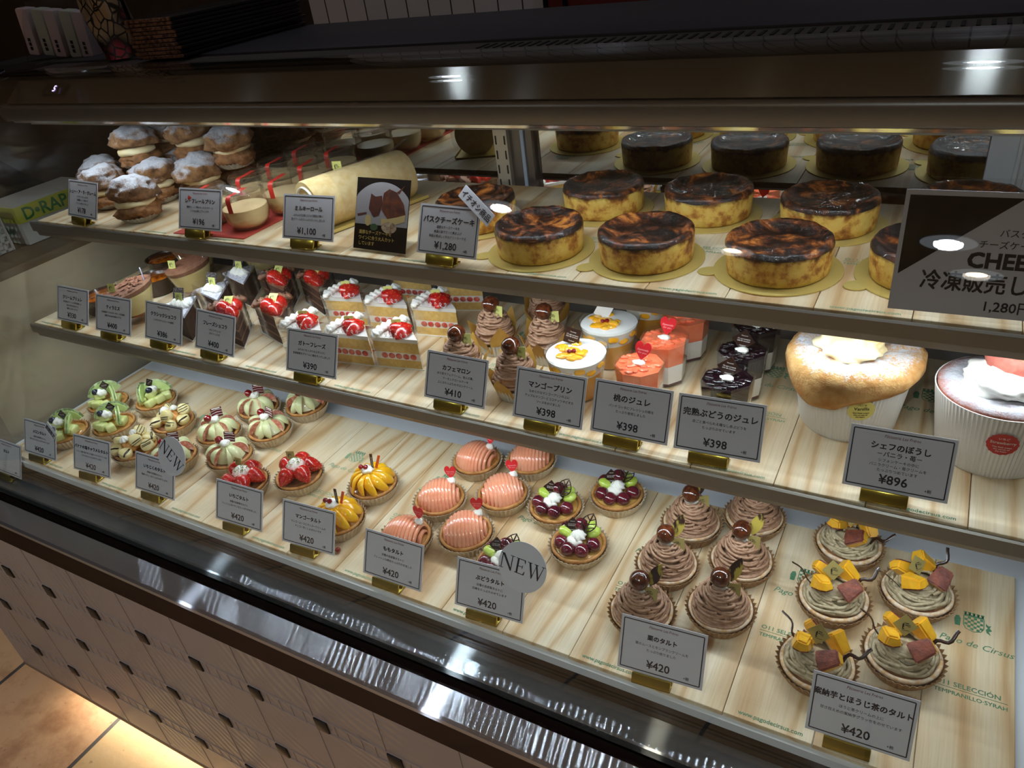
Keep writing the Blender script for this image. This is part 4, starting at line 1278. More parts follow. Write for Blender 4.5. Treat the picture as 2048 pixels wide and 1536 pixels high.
pm('mousse', (240, 222, 160), (232, 208, 138), 30, .45)
pm('cocoa', (150, 98, 70), (122, 76, 54), 160, .8, bump=.4, bscale=260)
pm('caramel_layer', (190, 110, 40), (120, 60, 24), 60, .3)
def tiramisu(kind=0):
    t = thing('tiramisu_glass', '', 'dessert glass')
    def fn(tilt):
        def g(r, z, a, k, i): return r, z + tilt * (z / .075) * r * math.cos(a - .9)
        return g
    prof = [(0, 0), (.022, 0), (.024, .004), (.030, .018), (.041, .05), (.0475, .076)]
    obj('glass', MB().add(lathe(prof + [(.0462, .076), (.0395, .05), (.0285, .019), (.0, .009)], 48, fn(.22))), 'cup_clear', t, 60)
    obj('coffee_layer', MB().add(lathe([(0, .0098), (.026, .0155), (.0285, .0205), (0, .0215)], 40)), 'caramel_layer', t, 60)
    obj('mousse', MB().add(lathe([(0, .0216), (.0287, .0206), (.039, .05), (.0420, .060), (0, .061)], 40, fn(.14))), 'mousse', t, 60)
    obj('chocolate_cream', MB().add(lathe([(0, .0612), (.0422, .0603), (.0445, .068), (.03, .0685), (0, .069)], 40, fn(.2))), 'cocoa', t, 60)
    if kind == 0:
        m = MB(); r_ = random.Random(4)
        for k in range(26):
            a = r_.uniform(0, 2 * PI); q = .034 * r_.random() ** .5
            x, y = q * math.cos(a), q * math.sin(a)
            M = T(x, y, .070 + .22 * q * math.cos(a - .9)) @ R(r_.uniform(0, 3), 'Z') @ R(r_.uniform(-.7, .7), 'X')
            m.add(([(-.007, -.0028, 0), (.007, -.0032, .001), (.008, .003, .0026), (-.007, .0026, .001), (0, 0, .0032)], [(0, 1, 4), (1, 2, 4), (2, 3, 4), (3, 0, 4)]), 0, M)
        obj('chocolate_shavings', m, 'cocoa', t, None); t.children[-1]['kind'] = 'stuff'
    gold_tag(t, (-.024, -.018, .063), 15, 14, .016, 'gold_lime')
    M = T(.024, .022, .062) @ R(math.radians(-35), 'Z') @ R(math.radians(-35), 'Y')
    pm('lilac_foil', (196, 188, 206), rough=.25, metal=.4)
    obj('foil_sachet', MB().add(rbox(.013, .002, .046, .0008, 1, (0, 0, .014)), 0, M), 'lilac_foil', t, 40)
    return t
scatter(lambda: tiramisu(0), [(-.806, .236, 0, 'front tiramisu glass with chocolate curls behind the tiramisu card')], None, ZMs)
scatter(lambda: tiramisu(1), [(-.775, .352, 0, 'middle tiramisu glass with a smooth cocoa top and small lime tag'), (-.86, .440, 30, 'rear left tiramisu glass with a cocoa top, half under the upper shelf'), (-.700, .475, 10, 'tiramisu glass at the back behind the classic chocolate slices')], 'cocoa topped tiramisu glasses', ZMs)
pm('burnt_caramel', (206, 116, 30), (112, 44, 14), 70, .12, coat=1.0)
pm('brulee_dish', (66, 46, 36), rough=.2, coat=.4)
def brulee():
    t = thing('creme_brulee', '', 'dessert dish')
    obj('dish', MB().add(lathe([(0, 0), (.034, 0), (.037, .003), (.040, .030), (.042, .034), (.0395, .034), (.037, .028), (0, .028)], 40)), 'brulee_dish', t, 40)
    obj('caramel_top', MB().add(lathe([(.0375, .0282), (.034, .0312), (0, .0318)], 40, lambda r, z, a, k, i: (r, z + .0006 * noise.noise(Vector((math.cos(a) * 5, math.sin(a) * 5, r * 200)))))), 'burnt_caramel', t, 180)
    return t
scatter(brulee, [(-.922, .250, 0, 'creme brulee dish between the brulee and tiramisu cards, caramel top'), (-.885, .345, 40, 'creme brulee dish behind the front tiramisu glass'), (-.955, .430, 80, 'rearmost creme brulee dish, deep under the upper shelf')], 'creme brulee dishes', ZMs)

pm('kraft_petal', (206, 160, 70), (184, 136, 54), 30, .6)
def marron():
    t = thing('chestnut_cup_cake', '', 'cake')
    obj('paper_cup', MB().add(fluted(.026, .0315, .020, 36, .0012, .0009)), 'cup_foil', t, 20)
    v = []; f = []
    for k in range(6):
        a = 2 * PI * k / 6 + .4
        b = len(v); ht = .046 + .012 * ((k * 3) % 4) / 3
        for (da, rr, z) in ((-.55, .0285, .006), (.55, .0285, .006), (.42, .036, ht * .62), (0.02, .0425, ht), (-.42, .036, ht * .62), (0, .0335, ht * .5)):
            v.append((rr * math.cos(a + da), rr * math.sin(a + da), z))
        f += [(b, b + 1, b + 5), (b + 1, b + 2, b + 5), (b + 2, b + 3, b + 5), (b + 3, b + 4, b + 5), (b + 4, b, b + 5)]
    obj('kraft_petals', MB().add((v, f)), 'kraft_petal', t, 180)
    m = MB().add(lathe([(0, .003), (.026, .004), (.029, .03), (.024, .044), (.016, .058), (.009, .068), (0, .069)], 32))
    strands(m, 44, .031, .026, .044, .0022, 26, .010)
    obj('chestnut_strands', m, 'chestnut_paste', t, 180)
    chestnut(t, (0, -.001, .078), 1.05, .15)
    gold_tag(t, (.014, -.004, .062), 10, 12, .0165, 'gold_lime')
    return t
scatter(marron, [(.020, .234, 0, 'front right chestnut cup cake, standing free left of the mango puddings'), (-.074, .243, 8, 'front left chestnut cup cake behind the cafe marron price card'), (-.072, .338, -10, 'back left chestnut cup cake in yellow paper'), (.018, .338, 14, 'back right chestnut cup cake beside the rear mango pudding'), (-.024, .424, 30, 'chestnut cup cake deepest on the shelf, only its strands showing')], 'chestnut cup cakes in yellow paper', ZMs)

pm('mango_jelly', (244, 182, 66), (238, 166, 50), 20, .25, coat=.5)
pm('coconut_foam', (246, 244, 240), rough=.4, coat=.3)
pm('mango_sauce', (244, 168, 24), (250, 190, 50), 60, .1, coat=1.0)
def mango_pudding(pl=True):
    t = thing('mango_pudding', '', 'dessert cup')
    r0, r1, h = .029, .0432, .068
    def rr(z): return r0 + (r1 - r0) * z / h
    obj('plastic_cup', MB().add(lathe([(0, 0), (r0, 0), (r1, h), (r1 + .0012, h + .0008), (r1 - .001, h), (r0 - .001, .0015), (0, .0015)], 48)), 'cup_clear', t, 40)
    obj('mango_jelly', MB().add(lathe([(0, .0018), (rr(0) - .0014, .002), (rr(.042) - .0014, .042), (0, .0421)], 40)), 'mango_jelly', t, 60)
    obj('coconut_foam', MB().add(lathe([(0, .0422), (rr(.042) - .0014, .0422), (rr(.063) - .0014, .063), (.03, .0642), (0, .0646)], 40)), 'coconut_foam', t, 60)
    m = MB()
    r_ = random.Random(6)
    for k in range(16):
        a = r_.uniform(0, 2 * PI); q = .020 * r_.random() ** .6
        m.add(blob(r_.uniform(.0055, .0095), r_.uniform(.0045, .0075), r_.uniform(.002, .0035), (-.003 + q * math.cos(a), -.007 + .7 * q * math.sin(a), .0652), k, .25, 1.6, 2))
    m.add(blob(.009, .007, .0028, (-.024, .006, .0655), 5, .3))
    m.add(blob(.007, .0065, .003, (-.008, .021, .0655), 8, .3)); m.add(blob(.008, .006, .004, (.010, -.006, .067), 6, .2)); m.add(blob(.007, .005, .004, (-.009, -.002, .067), 2, .2))
    obj('mango_sauce', m, 'mango_sauce', t, 180)
    m = MB()
    for k in range(7):
        a = -2.3 + k * .42; z = .050 + .006 * (k % 2)
        m.add(blob(.0075, .0016, .0045, (0, 0, 0), k, .2), 0, T((rr(z) - .0012) * math.cos(a), (rr(z) - .0012) * math.sin(a), z) @ R(a + PI / 2, 'Z'))
    obj('mango_cubes', m, 'mango_sauce', t, 180)
    for k in range(2): obj('berry', MB().add(blob(.0032, .003, .0028, (-.006 + .0055 * k, -.008 + .003 * k, .0695), k, .1)), 'cherry', t, 180)
    if pl: plaque(t, (-.016, .016, .064), 8, 12, .022, False, -14)
    else: 
        pm('white_tag', (238, 236, 230), rough=.5)
        M = T(-.019, .012, .064) @ R(.2, 'Z') @ R(1.25, 'X') @ R(-.5, 'Z')
        obj('white_tag', MB().add(box(0, .012, 0, .022, .024, .0007), 0, M), 'white_tag', t, None)
    return t
scatter(lambda: mango_pudding(True), [(.102, .264, 0, 'front mango pudding cup with a dark square plaque')], None, ZMs)
scatter(lambda: mango_pudding(False), [(.112, .356, 0, 'middle mango pudding cup with a white tag on its foam'), (.140, .450, 50, 'rear mango pudding cup, mostly behind the middle one')], 'mango puddings with white tags', ZMs)

pm('peach_jelly', (244, 112, 72), (248, 138, 98), 60, .08, coat=1.0, bump=.25, bscale=160, bdist=.002)
pm('grape_jelly', (30, 10, 20), (14, 6, 12), 60, .08, coat=1.0)
pm('panna_cotta', (244, 240, 236), rough=.4)
pm('syrup', (90, 40, 52), rough=.2)
def jelly(kind):
    t = thing('peach_jelly' if kind == 'peach' else 'grape_jelly', '', 'dessert cup')
    def octa(r, z, a, k, i): return r, z
    seg = 8
    def L(prof, c=None): 
        v, f = lathe(prof, seg); M = R(PI / 8, 'Z'); return [tuple(M @ Vector(p)) for p in v], f
    r0, r1, h = .0275, .0335, .068
    q = lambda z: r0 + (r1 - r0) * z / h - .0012
    obj('octagonal_cup', MB().add(L([(0, 0), (r0, 0), (r1, h), (r1 - .0012, h), (r0 - .0012, .0025), (0, .0025)])), 'cup_clear', t, 20)
    obj('syrup_base', MB().add(L([(0, .0027), (q(.0027), .0027), (q(.006), .006), (0, .0061)])), 'syrup', t, 30)
    obj('panna_cotta', MB().add(L([(0, .0062), (q(.0062), .0062), (q(.034), .034), (0, .0341)])), 'panna_cotta', t, 30)
    mt = 'peach_jelly' if kind == 'peach' else 'grape_jelly'
    obj('jelly', MB().add(L([(0, .0342), (q(.0342), .0342), (q(.063), .063), (.024, .064), (0, .0642)])), mt, t, 30)
    r_ = random.Random(3); m = MB()
    for k in range(22):
        a = r_.uniform(0, 2 * PI); w = .026 * r_.random() ** .5
        m.add(blob(.0052, .004, .0022, (w * math.cos(a), w * math.sin(a), .0642), k, .3))
    obj('fruit_pieces', m, mt, t, 180); t.children[-1]['kind'] = 'stuff'
    cream_blob(t, (.0, -.002, .0655), .0082, .0048, 6)
    if kind == 'peach': heart(t, (.001, .001, .066), 6, .0225, 10, -10)
    else: plaque(t, (-.002, .003, .064), 6, 16, .0205, True, -10)
    return t
scatter(lambda: jelly('peach'), [(.193, .262, 0, 'front peach jelly cup with a dark red heart pick'), (.202, .334, 5, 'middle peach jelly cup, heart pick standing over pale orange jelly'), (.210, .406, -4, 'rear peach jelly cup, its rim under the upper shelf')], 'octagonal peach jelly cups', ZMs)
scatter(lambda: jelly('grape'), [(.307, .259, 0, 'front grape jelly cup behind its price card'), (.307, .330, 4, 'middle grape jelly cup with a dark diamond plaque'), (.308, .401, -5, 'rear grape jelly cup, partly under the upper shelf')], 'octagonal grape jelly cups', ZMs)

# big chiffon cakes in ribbed paper cups
def sugar_mat(name, c1, c2, lo, hi, thr=.35):
    t = NT(name); v = t.coords((1, 1, 1))
    base = t.ramp(t.noise(v, 70, 5), [(.35, c1), (.65, c2)])
    g = t.n('NewGeometry'); sp = t.n('SeparateXYZ'); t.l(g.outputs['Normal'], sp.inputs[0])
    nz = t.noise(v, 420, 4, .7); big = t.noise(v, 60, 6, .65)
    a = t.n('Math', operation='MULTIPLY_ADD'); t.l(nz, a.inputs[0]); a.inputs[1].default_value = .9; t.l(sp.outputs[2], a.inputs[2])
    b = t.n('Math', operation='MULTIPLY_ADD'); t.l(big, b.inputs[0]); b.inputs[1].default_value = 1.0; t.l(a.outputs[0], b.inputs[2])
    fac = t.ramp(b.outputs[0], [(lo, (0, 0, 0, 1)), (hi, (1, 1, 1, 1))])
    sc_ = t.n('Math', operation='MULTIPLY'); t.l(b.outputs[0], sc_.inputs[0]); sc_.inputs[1].default_value = .5
    fac = t.ramp(sc_.outputs[0], [(lo, (0, 0, 0, 1)), (hi, (1, 1, 1, 1))])
    col = t.mix(fac, base, (214, 214, 222))
    t.princ(col, .85, normal=t.bump(t.noise(v, 95, 8, .7), .9, .005)); MATS[name] = t.m
sugar_mat('chiffon_sugar', (204, 142, 74), (226, 180, 114), .87, 1.0)
sugar_mat('pink_sugar', (186, 106, 86), (206, 130, 104), .70, .96)
pm('chiffon_crumb', (246, 226, 160), (240, 214, 136), 160, .9, bump=.6, bscale=260)
pm('pink_crumb', (196, 110, 94), (180, 92, 78), 160, .9, bump=.6, bscale=260)
pm('ribbed_paper', (232, 230, 226), rough=.55)
pm('label_yellow', (226, 214, 120), rough=.5); pm('label_red', (196, 44, 42), rough=.5)
def hat_cake(kind):
    van = kind == 'vanilla'
    t = thing('vanilla_hat_cake' if van else 'strawberry_hat_cake', '', 'cake', group=None)
    h, r0, r1 = .084, .053, .0665
    def rib(r, z, a, k, i):
        d = .0009 * (1 if i % 2 else -1) if .002 < z < h - .001 and k < 5 else 0
        return r + d, z
    obj('ribbed_cup', MB().add(lathe([(0, 0), (r0, 0), (r0 + .001, .003), ((r0 + r1) / 2, h / 2), (r1, h), (r1 - .0012, h), (r0 - .001, .004), (0, .004)], 180, rib)), 'ribbed_paper', t, 25)
    if van:
        prof = [(0, .005), (r0 - .003, .006), (r1 - .004, h - .004), (r1 + .004, h - .012), (r1 + .009, h - .004), (r1 + .008, h + .008), (r1 - .004, h + .017), (.040, h + .016), (.026, h + .012), (0, h + .010)]
        def fn(r, z, a, k, i):
            if k < 3: return r, z
            d = noise.noise(Vector((math.cos(a) * 1.6, math.sin(a) * 1.6, 2.0)))
            e = noise.noise(Vector((math.cos(a) * 5, math.sin(a) * 5, z * 80)))
            drip = max(0, math.cos(a + 2.0)) ** 6
            return r * (1 + .05 * d + .02 * e + (.05 * drip if 2 < k < 6 else 0)), z + .004 * e - (.020 * drip if k in (3, 4) else 0)
        obj('chiffon', MB().add(lathe(prof, 72, fn)), 'chiffon_sugar', t, 180)
        ctop = h + .012
    else:
        prof = [(0, .005), (r0 - .003, .006), (r1 - .003, h - .003), (r1 - .0025, h + .002), (.05, h + .0045), (.03, h + .003), (0, h)]
        obj('chiffon', MB().add(lathe(prof, 72, lambda r, z, a, k, i: (r, z + (.0012 * noise.noise(Vector((math.cos(a) * 6, math.sin(a) * 6, r * 80))) if k > 2 else 0)))), 'pink_sugar', t, 180)
        ctop = h + .002
    m = MB().add(blob(.037, .033, .018, (-.004, -.006, ctop + .008), 4 if van else 11, .32, 1.5, 4, octv=2))
    obj('custard_cream', m, 'cream_warm' if van else 'cream', t, 180)
    M = T(.004, .008, ctop + .020) @ R(-.30, 'X') @ R(.16, 'Y')
    obj('cake_lid_crumb', MB().add(lathe([(0, -.004), (.026, -.004), (.031, .006), (.032, .014), (0, .014)], 40, lambda r, z, a, k, i: (r * (1 + .05 * noise.noise(Vector((math.cos(a) * 3, math.sin(a) * 3, z * 60)))), z)), 0, M), 'chiffon_crumb' if van else 'pink_crumb', t, 60)
    obj('cake_lid_crust', MB().add(lathe([(.0325, .013), (.0345, .0155), (.032, .019), (.018, .0215), (0, .022)], 40, lambda r, z, a, k, i: (r * (1 + .04 * noise.noise(Vector((math.cos(a) * 2, math.sin(a) * 2, 4)))), z)), 0, M), 'chiffon_sugar' if van else 'pink_sugar', t, 180)
    # scalloped round sticker on the cup
    ac = math.radians(-72 if van else -86); zc = .052; n = 48
    v = [(0, 0)] ; rs_ = .0148
    for i in range(n):
        a = 2 * PI * i / n; r = rs_ * (1 + .03 * math.cos(16 * a)); v.append((r * math.cos(a), r * math.sin(a)))
    def onto(x, z, o=.0014):
        zz = zc + z; rad = r0 + (r1 - r0) * zz / h + o
        a = ac + x / rad
        return (rad * math.cos(a), rad * math.sin(a), zz)
    V = [onto(x, y) for x, y in v]
    obj('round_sticker', MB().add((V, [(0, i, i % n + 1) for i in range(1, n + 1)])), 'label_yellow' if van else 'label_red', t, 180)
    tx = MB()
    for s_, sz, dy in ((('バニラ' if van else 'いちご'), .0034, .0068), (('Vanilla' if van else 'Strawberry'), .0064 if van else .0052, .0008), ('This Petit cream', .0027, -.0045), ('the corner of', .0027, -.0075), ('the heart', .0027, -.0105)):
        vv, ff = text(s_, sz, bold=.00008, width=.026)
        tx.add(([onto(x, y + dy, .0018) for x, y, z in vv], ff))
    obj('sticker_lettering', tx, 'ink' if van else 'white_ink', t.children[-1], None)
    return t
scatter(lambda: hat_cake('vanilla'), [(.440, .316, 0, 'large vanilla chiffon cake in white ribbed cup with yellow round sticker')], None, ZMs)
scatter(lambda: hat_cake('strawberry'), [(.592, .300, 0, 'large pink strawberry chiffon cake in white ribbed cup with red round sticker')], None, ZMs)

# ================================================================ upper shelf
ZTs = ZT + .0002
sugar_mat('choux_sugar', (78, 52, 36), (158, 112, 72), .68, .93)
sugar_mat('choux_pale', (112, 76, 50), (184, 138, 92), .66, .92)
pm('choux_bottom', (120, 80, 50), (170, 118, 72), 90, .75, bump=.6, bscale=200, bdist=.003)
def choux(seed):
    t = thing('cream_puff', '', 'cream puff')
    obj('foil_cup', MB().add(fluted(.026, .038, .012, 30, .0014, .0013)), 'cup_foil', t, 20)
    obj('bottom_shell', MB().add(blob(.0405, .0395, .019, (0, 0, .0195), seed, .22, 1.7, 4, octv=3)), 'choux_bottom', t, 180)
    m = MB().add(blob(.0365, .036, .0125, (0, -.002, .0355), seed + 5, .12, 2, 3)); 
    obj('custard_cream', m, 'cream_warm', t, 180)
    M = T(0, .002, .052) @ R(.12 * ((seed % 3) - 1), 'X') @ R(.10 * ((seed % 2) - .5), 'Y')
    obj('top_shell', MB().add(blob(.0445, .0425, .029, (0, 0, 0), seed + 9, .27, 1.35, 4, flat=-.010, octv=3), 0, M), 'choux_sugar' if seed % 2 else 'choux_pale', t, 180)
    return t
scatter(lambda: choux(1), [(-.778, .300, 0, 'frontmost dark cream puff with its foil cup showing, between the first two cards'), (-.925, .345, 120, 'cream puff just right of the cream puff price card, lower layer'), (-1.0, .392, 200, 'leftmost dark cream puff behind the cream puff card'),
                           (-.842, .490, 60, 'lower cream puff at the back, under the topmost puffs')], 'sugar dusted cream puffs, darker shells', ZTs)
scatter(lambda: choux(4), [(-.832, .392, 40, 'pale cream puff with a peaked sugared cap behind the frontmost puff'), (-.752, .428, 150, 'pale cream puff left of the custard pudding cups'), (-.925, .472, -60, 'pale cream puff at the rear left, lower layer'), (-.752, .520, 230, 'pale cream puff at the rear right, lower layer')], 'sugar dusted cream puffs, paler shells', ZTs)
scatter(lambda: choux(6), [(-.885, .412, 10, 'cream puff lying on top of the pile, second from the left', .97, .058), (-.792, .470, 100, 'cream puff lying on top of the pile at its centre', .98, .060), (-.885, .500, -80, 'cream puff lying on top of the pile at the back left', .95, .060), (-.700, .480, 190, 'cream puff perched at the right end of the pile, over the pudding cups', 1.0, .045)], 'sugar dusted cream puffs in the top layer', ZTs)

pm('red_mat', (196, 74, 62), rough=.8)
rm = MB().add(prism([(-.640, .255), (-.478, .262), (-.470, .560), (-.632, .556)], 0, .0012))
o = obj('place_mat', rm, 'red_mat', None, 20, (0, 0, ZTs)); tag(o, 'red paper mat under the custard pudding cups', 'mat')
pm('custard_pudding', (248, 216, 164), (250, 222, 174), 20, .35)
pm('red_tape', (206, 46, 36), rough=.4)
def pudding():
    t = thing('custard_pudding', '', 'dessert cup')
    prof = [(0, 0), (.020, 0), (.029, .004), (.0355, .014), (.0385, .028), (.0385, .042), (.0365, .052), (.0372, .0545)]
    obj('glass_cup', MB().add(lathe(prof + [(.0355, .0535), (.0373, .042), (.0373, .028), (.0343, .0145), (.028, .0055), (0, .002)], 48)), 'cup_clear', t, 60)
    obj('pudding', MB().add(lathe([(0, .0023), (.0275, .0058), (.0338, .0148), (.0368, .028), (.0366, .036), (.030, .0366), (0, .0368)], 48)), 'custard_pudding', t, 60)
    obj('clear_lid', MB().add(lathe([(.0388, .0535), (.0392, .0552), (.0375, .0605), (.035, .0622), (.033, .0612), (0, .0612)], 48)), 'cup_clear', t, 60)
    pts = [(-.012, .004, .0619), (.02, -.0045, .0619), (.0345, -.0075, .0632), (.0395, -.009, .058), (.0398, -.0093, .045), (.0395, -.0095, .036)]
    v = []; f = []
    for i, (x, y, z) in enumerate(pts):
        v += [(x - .001, y - .0042, z + .0003), (x + .001, y + .0042, z + .0003)]
        if i: f.append((2 * i - 2, 2 * i - 1, 2 * i + 1, 2 * i))
    obj('red_tape', MB().add((v, f)), 'red_tape', t, 180)
    return t
scatter(pudding, [(-.510, .311, -62, 'frontmost custard pudding cup with red tape, right of its price card'), (-.600, .312, -62, 'custard pudding cup behind the pudding price card'), (-.492, .387, -60, 'custard pudding cup behind the frontmost one, next to the roll cake'), (-.574, .394, -62, 'custard pudding cup in the middle of the left column'),
                  (-.500, .468, -60, 'custard pudding cup right of centre in the rear half'), (-.582, .474, -62, 'custard pudding cup left of centre in the rear half'), (-.510, .551, -60, 'rearmost custard pudding cup on the right of the red mat'), (-.590, .553, -62, 'rearmost custard pudding cup on the left of the red mat')], 'custard pudding cups with red tape', ZTs + .0013)

pm('roll_skin', (240, 214, 158), (228, 194, 130), 90, .7, bump=.2, bscale=200)
rc = thing('roll_cake', 'pale milk roll cake lying on a gold tray, pointing to the back', 'roll cake', (-.374, .318, ZTs), math.radians(-20))
def roll_geo(r0, r1, y0, y1, c, seg=44):
    v = []; f = []
    for k, y in enumerate((y0, y0 + .003, (y0 + y1) / 2, y1 - .003, y1)):
        s_ = .97 if k in (0, 4) else 1.0
        for i in range(seg):
            a = 2 * PI * i / seg; z = r0 * s_ * math.sin(a)
            v.append((r0 * s_ * math.cos(a), y, c + max(z, -r0 * .93)))
    for k in range(4):
        for i in range(seg): f.append((k * seg + i, k * seg + (i + 1) % seg, (k + 1) * seg + (i + 1) % seg, (k + 1) * seg + i))
    f.append(tuple(range(seg))); f.append(tuple(reversed([4 * seg + i for i in range(seg)])))
    return v, f
obj('sponge_roll', MB().add(roll_geo(.0405, .0405, 0, .185, .0405)), 'roll_skin', rc, 60)
sp_ = [(.034 * (1 - i / 90) * math.cos(i * .2), -.0006, .0405 + .034 * (1 - i / 90) * math.sin(i * .2)) for i in range(70)]
obj('cream_spiral', MB().add(tube(sp_, .0032, 5, .5)), 'cream', rc, 180)
v = []; f = []
for j in range(7):
    for i in range(20):
        a = PI * (-.15 + 1.3 * i / 19); r = .0425 + .0008 * math.sin(i * 1.7 + j)
        v.append((r * math.cos(a), .04 + .165 * j / 6, .0405 + r * math.sin(a) + (.012 * max(0, math.sin(a)) if j == 6 else 0)))
for j in range(6):
    for i in range(19): f.append((j * 20 + i, j * 20 + i + 1, (j + 1) * 20 + i + 1, (j + 1) * 20 + i))
obj('clear_film', MB().add((v, f)), 'film', rc, 180)
obj('gold_tray', MB().add(rbox(.086, .215, .0016, .0006, 1, (0, .092, .0022))).add(box(.0425, .092, .004, .0012, .212, .005)).add(box(-.0425, .092, .004, .0012, .212, .005)), 'gold_board', rc, 20)
gold_tag(rc, (-.020, .075, .072), 30, 5, .017, 'gold_lime')

def cheesecake_mats():
    t = NT('cheese_side'); v = t.coords((1, 1, 1), rnd=True)
    tc = t.n('TexCoord'); sp = t.n('SeparateXYZ'); t.l(tc.outputs['Object'], sp.inputs[0])
    n = t.noise(v, 48, 5, .62)
    base = t.ramp(n, [(.34, (246, 214, 116)), (.49, (236, 192, 94)), (.59, (192, 130, 58)), (.70, (122, 70, 36))])
    hz = t.n('MapRange'); t.l(sp.outputs[2], hz.inputs[0]); hz.inputs['From Min'].default_value = .026; hz.inputs['From Max'].default_value = .040
    ad = t.n('Math', operation='MULTIPLY_ADD'); t.l(n, ad.inputs[0]); ad.inputs[1].default_value = 1.2; t.l(hz.outputs[0], ad.inputs[2])
    fac = t.ramp(ad.outputs[0], [(.95, (0, 0, 0, 1)), (1.0, (1, 1, 1, 1))])
    f2 = t.n('MapRange'); t.l(ad.outputs[0], f2.inputs[0]); f2.inputs['From Min'].default_value = .95; f2.inputs['From Max'].default_value = 1.35
    t.princ(t.mix(f2.outputs[0], base, (72, 36, 20)), .5, normal=t.bump(t.noise(v, 160, 4), .35, .002)); MATS['cheese_side'] = t.m
    t = NT('cheese_top'); v = t.coords((1, 1, 1), rnd=True)
    n = t.noise(v, 34, 6, .68, .6)
    c = t.ramp(n, [(.38, (14, 10, 10)), (.48, (34, 18, 13)), (.55, (100, 50, 22)), (.63, (186, 108, 46)), (.76, (226, 160, 78))])
    t.princ(c, .3, coat=.35, normal=t.bump(t.noise(v, 130, 6, .65), .8, .004)); MATS['cheese_top'] = t.m
cheesecake_mats()
def cheesecake(seed):
    t = thing('basque_cheesecake', '', 'cheesecake')
    n = 28
    pts = []
    obj('gold_board', MB().add(lathe([(0, .0002), (.0735, .0002), (.0735, .0016), (0, .0016)], 64)).add(prism([(.014 * math.cos(a) - .078, .012 * math.sin(a)) for a in [2 * PI * i / 24 for i in range(24)]], .0002, .0015), 0, R(math.radians(28), 'Z')), 'gold_board', t, 30)
    def fn(r, z, a, k, i):
        e = noise.noise(Vector((math.cos(a) * 2.2, math.sin(a) * 2.2, seed * 3.3 + z * 20)))
        g = noise.noise(Vector((math.cos(a) * 7, math.sin(a) * 7, seed + z * 140)))
        return r * (1 + .012 * e + .010 * g), z + (.0022 * e + .0008 * g if z > .03 else 0)
    side = [(.0, .0018), (.056, .0018), (.0585, .004), (.0592, .014), (.0600, .026), (.0605, .036)]
    obj('cheese_side', MB().add(lathe(side, 80, fn)), 'cheese_side', t, 60)
    topp = [(.0605, .0358), (.0595, .0405), (.0565, .0425), (.0525, .0410), (.047, .0370), (.038, .0345), (.026, .0352), (.014, .0345), (0, .034)]
    def fn2(r, z, a, k, i):
        x, y = r * math.cos(a), r * math.sin(a)
        rr, zz = fn(r, z, a, k, i) if k < 2 else (r * (1 + .012 * noise.noise(Vector((math.cos(a) * 2.2, math.sin(a) * 2.2, seed * 3.3 + .8)))), z + .0022 * noise.noise(Vector((x * 45, y * 45, seed))) + .0012 * noise.noise(Vector((x * 130, y * 130, seed))))
        return rr, zz
    obj('burnt_top', MB().add(lathe(topp, 80, fn2)), 'cheese_top', t, 180)
    return t
CK = [(.031, .326, 0, 'front row cheesecake nearest the basque price card, left of the others'), (.180, .332, 8, 'front row cheesecake second from the left, blackest top'), (.342, .334, -10, 'front row cheesecake third from the left, left of the big cheese sign'),
      (.498, .352, 5, 'front row cheesecake mostly hidden behind the big cheese sign')]
for k, c in enumerate(CK): scatter(lambda: cheesecake(k + 1), [c], 'burnt basque cheesecakes on gold boards', ZTs)
CB = [(-.115, .402, 0, 'back row cheesecake half hidden by the tilted paper strip'), (.055, .492, -8, 'back row cheesecake second from the left'), (.212, .496, 10, 'back row cheesecake third from the left'), (.373, .484, -4, 'back row cheesecake rightmost in clear view'), (.530, .505, 6, 'back row cheesecake hidden behind the big sign, seen in the mirror')]
for k, c in enumerate(CB): scatter(lambda: cheesecake(k + 11), [c], 'burnt basque cheesecakes on gold boards', ZTs)

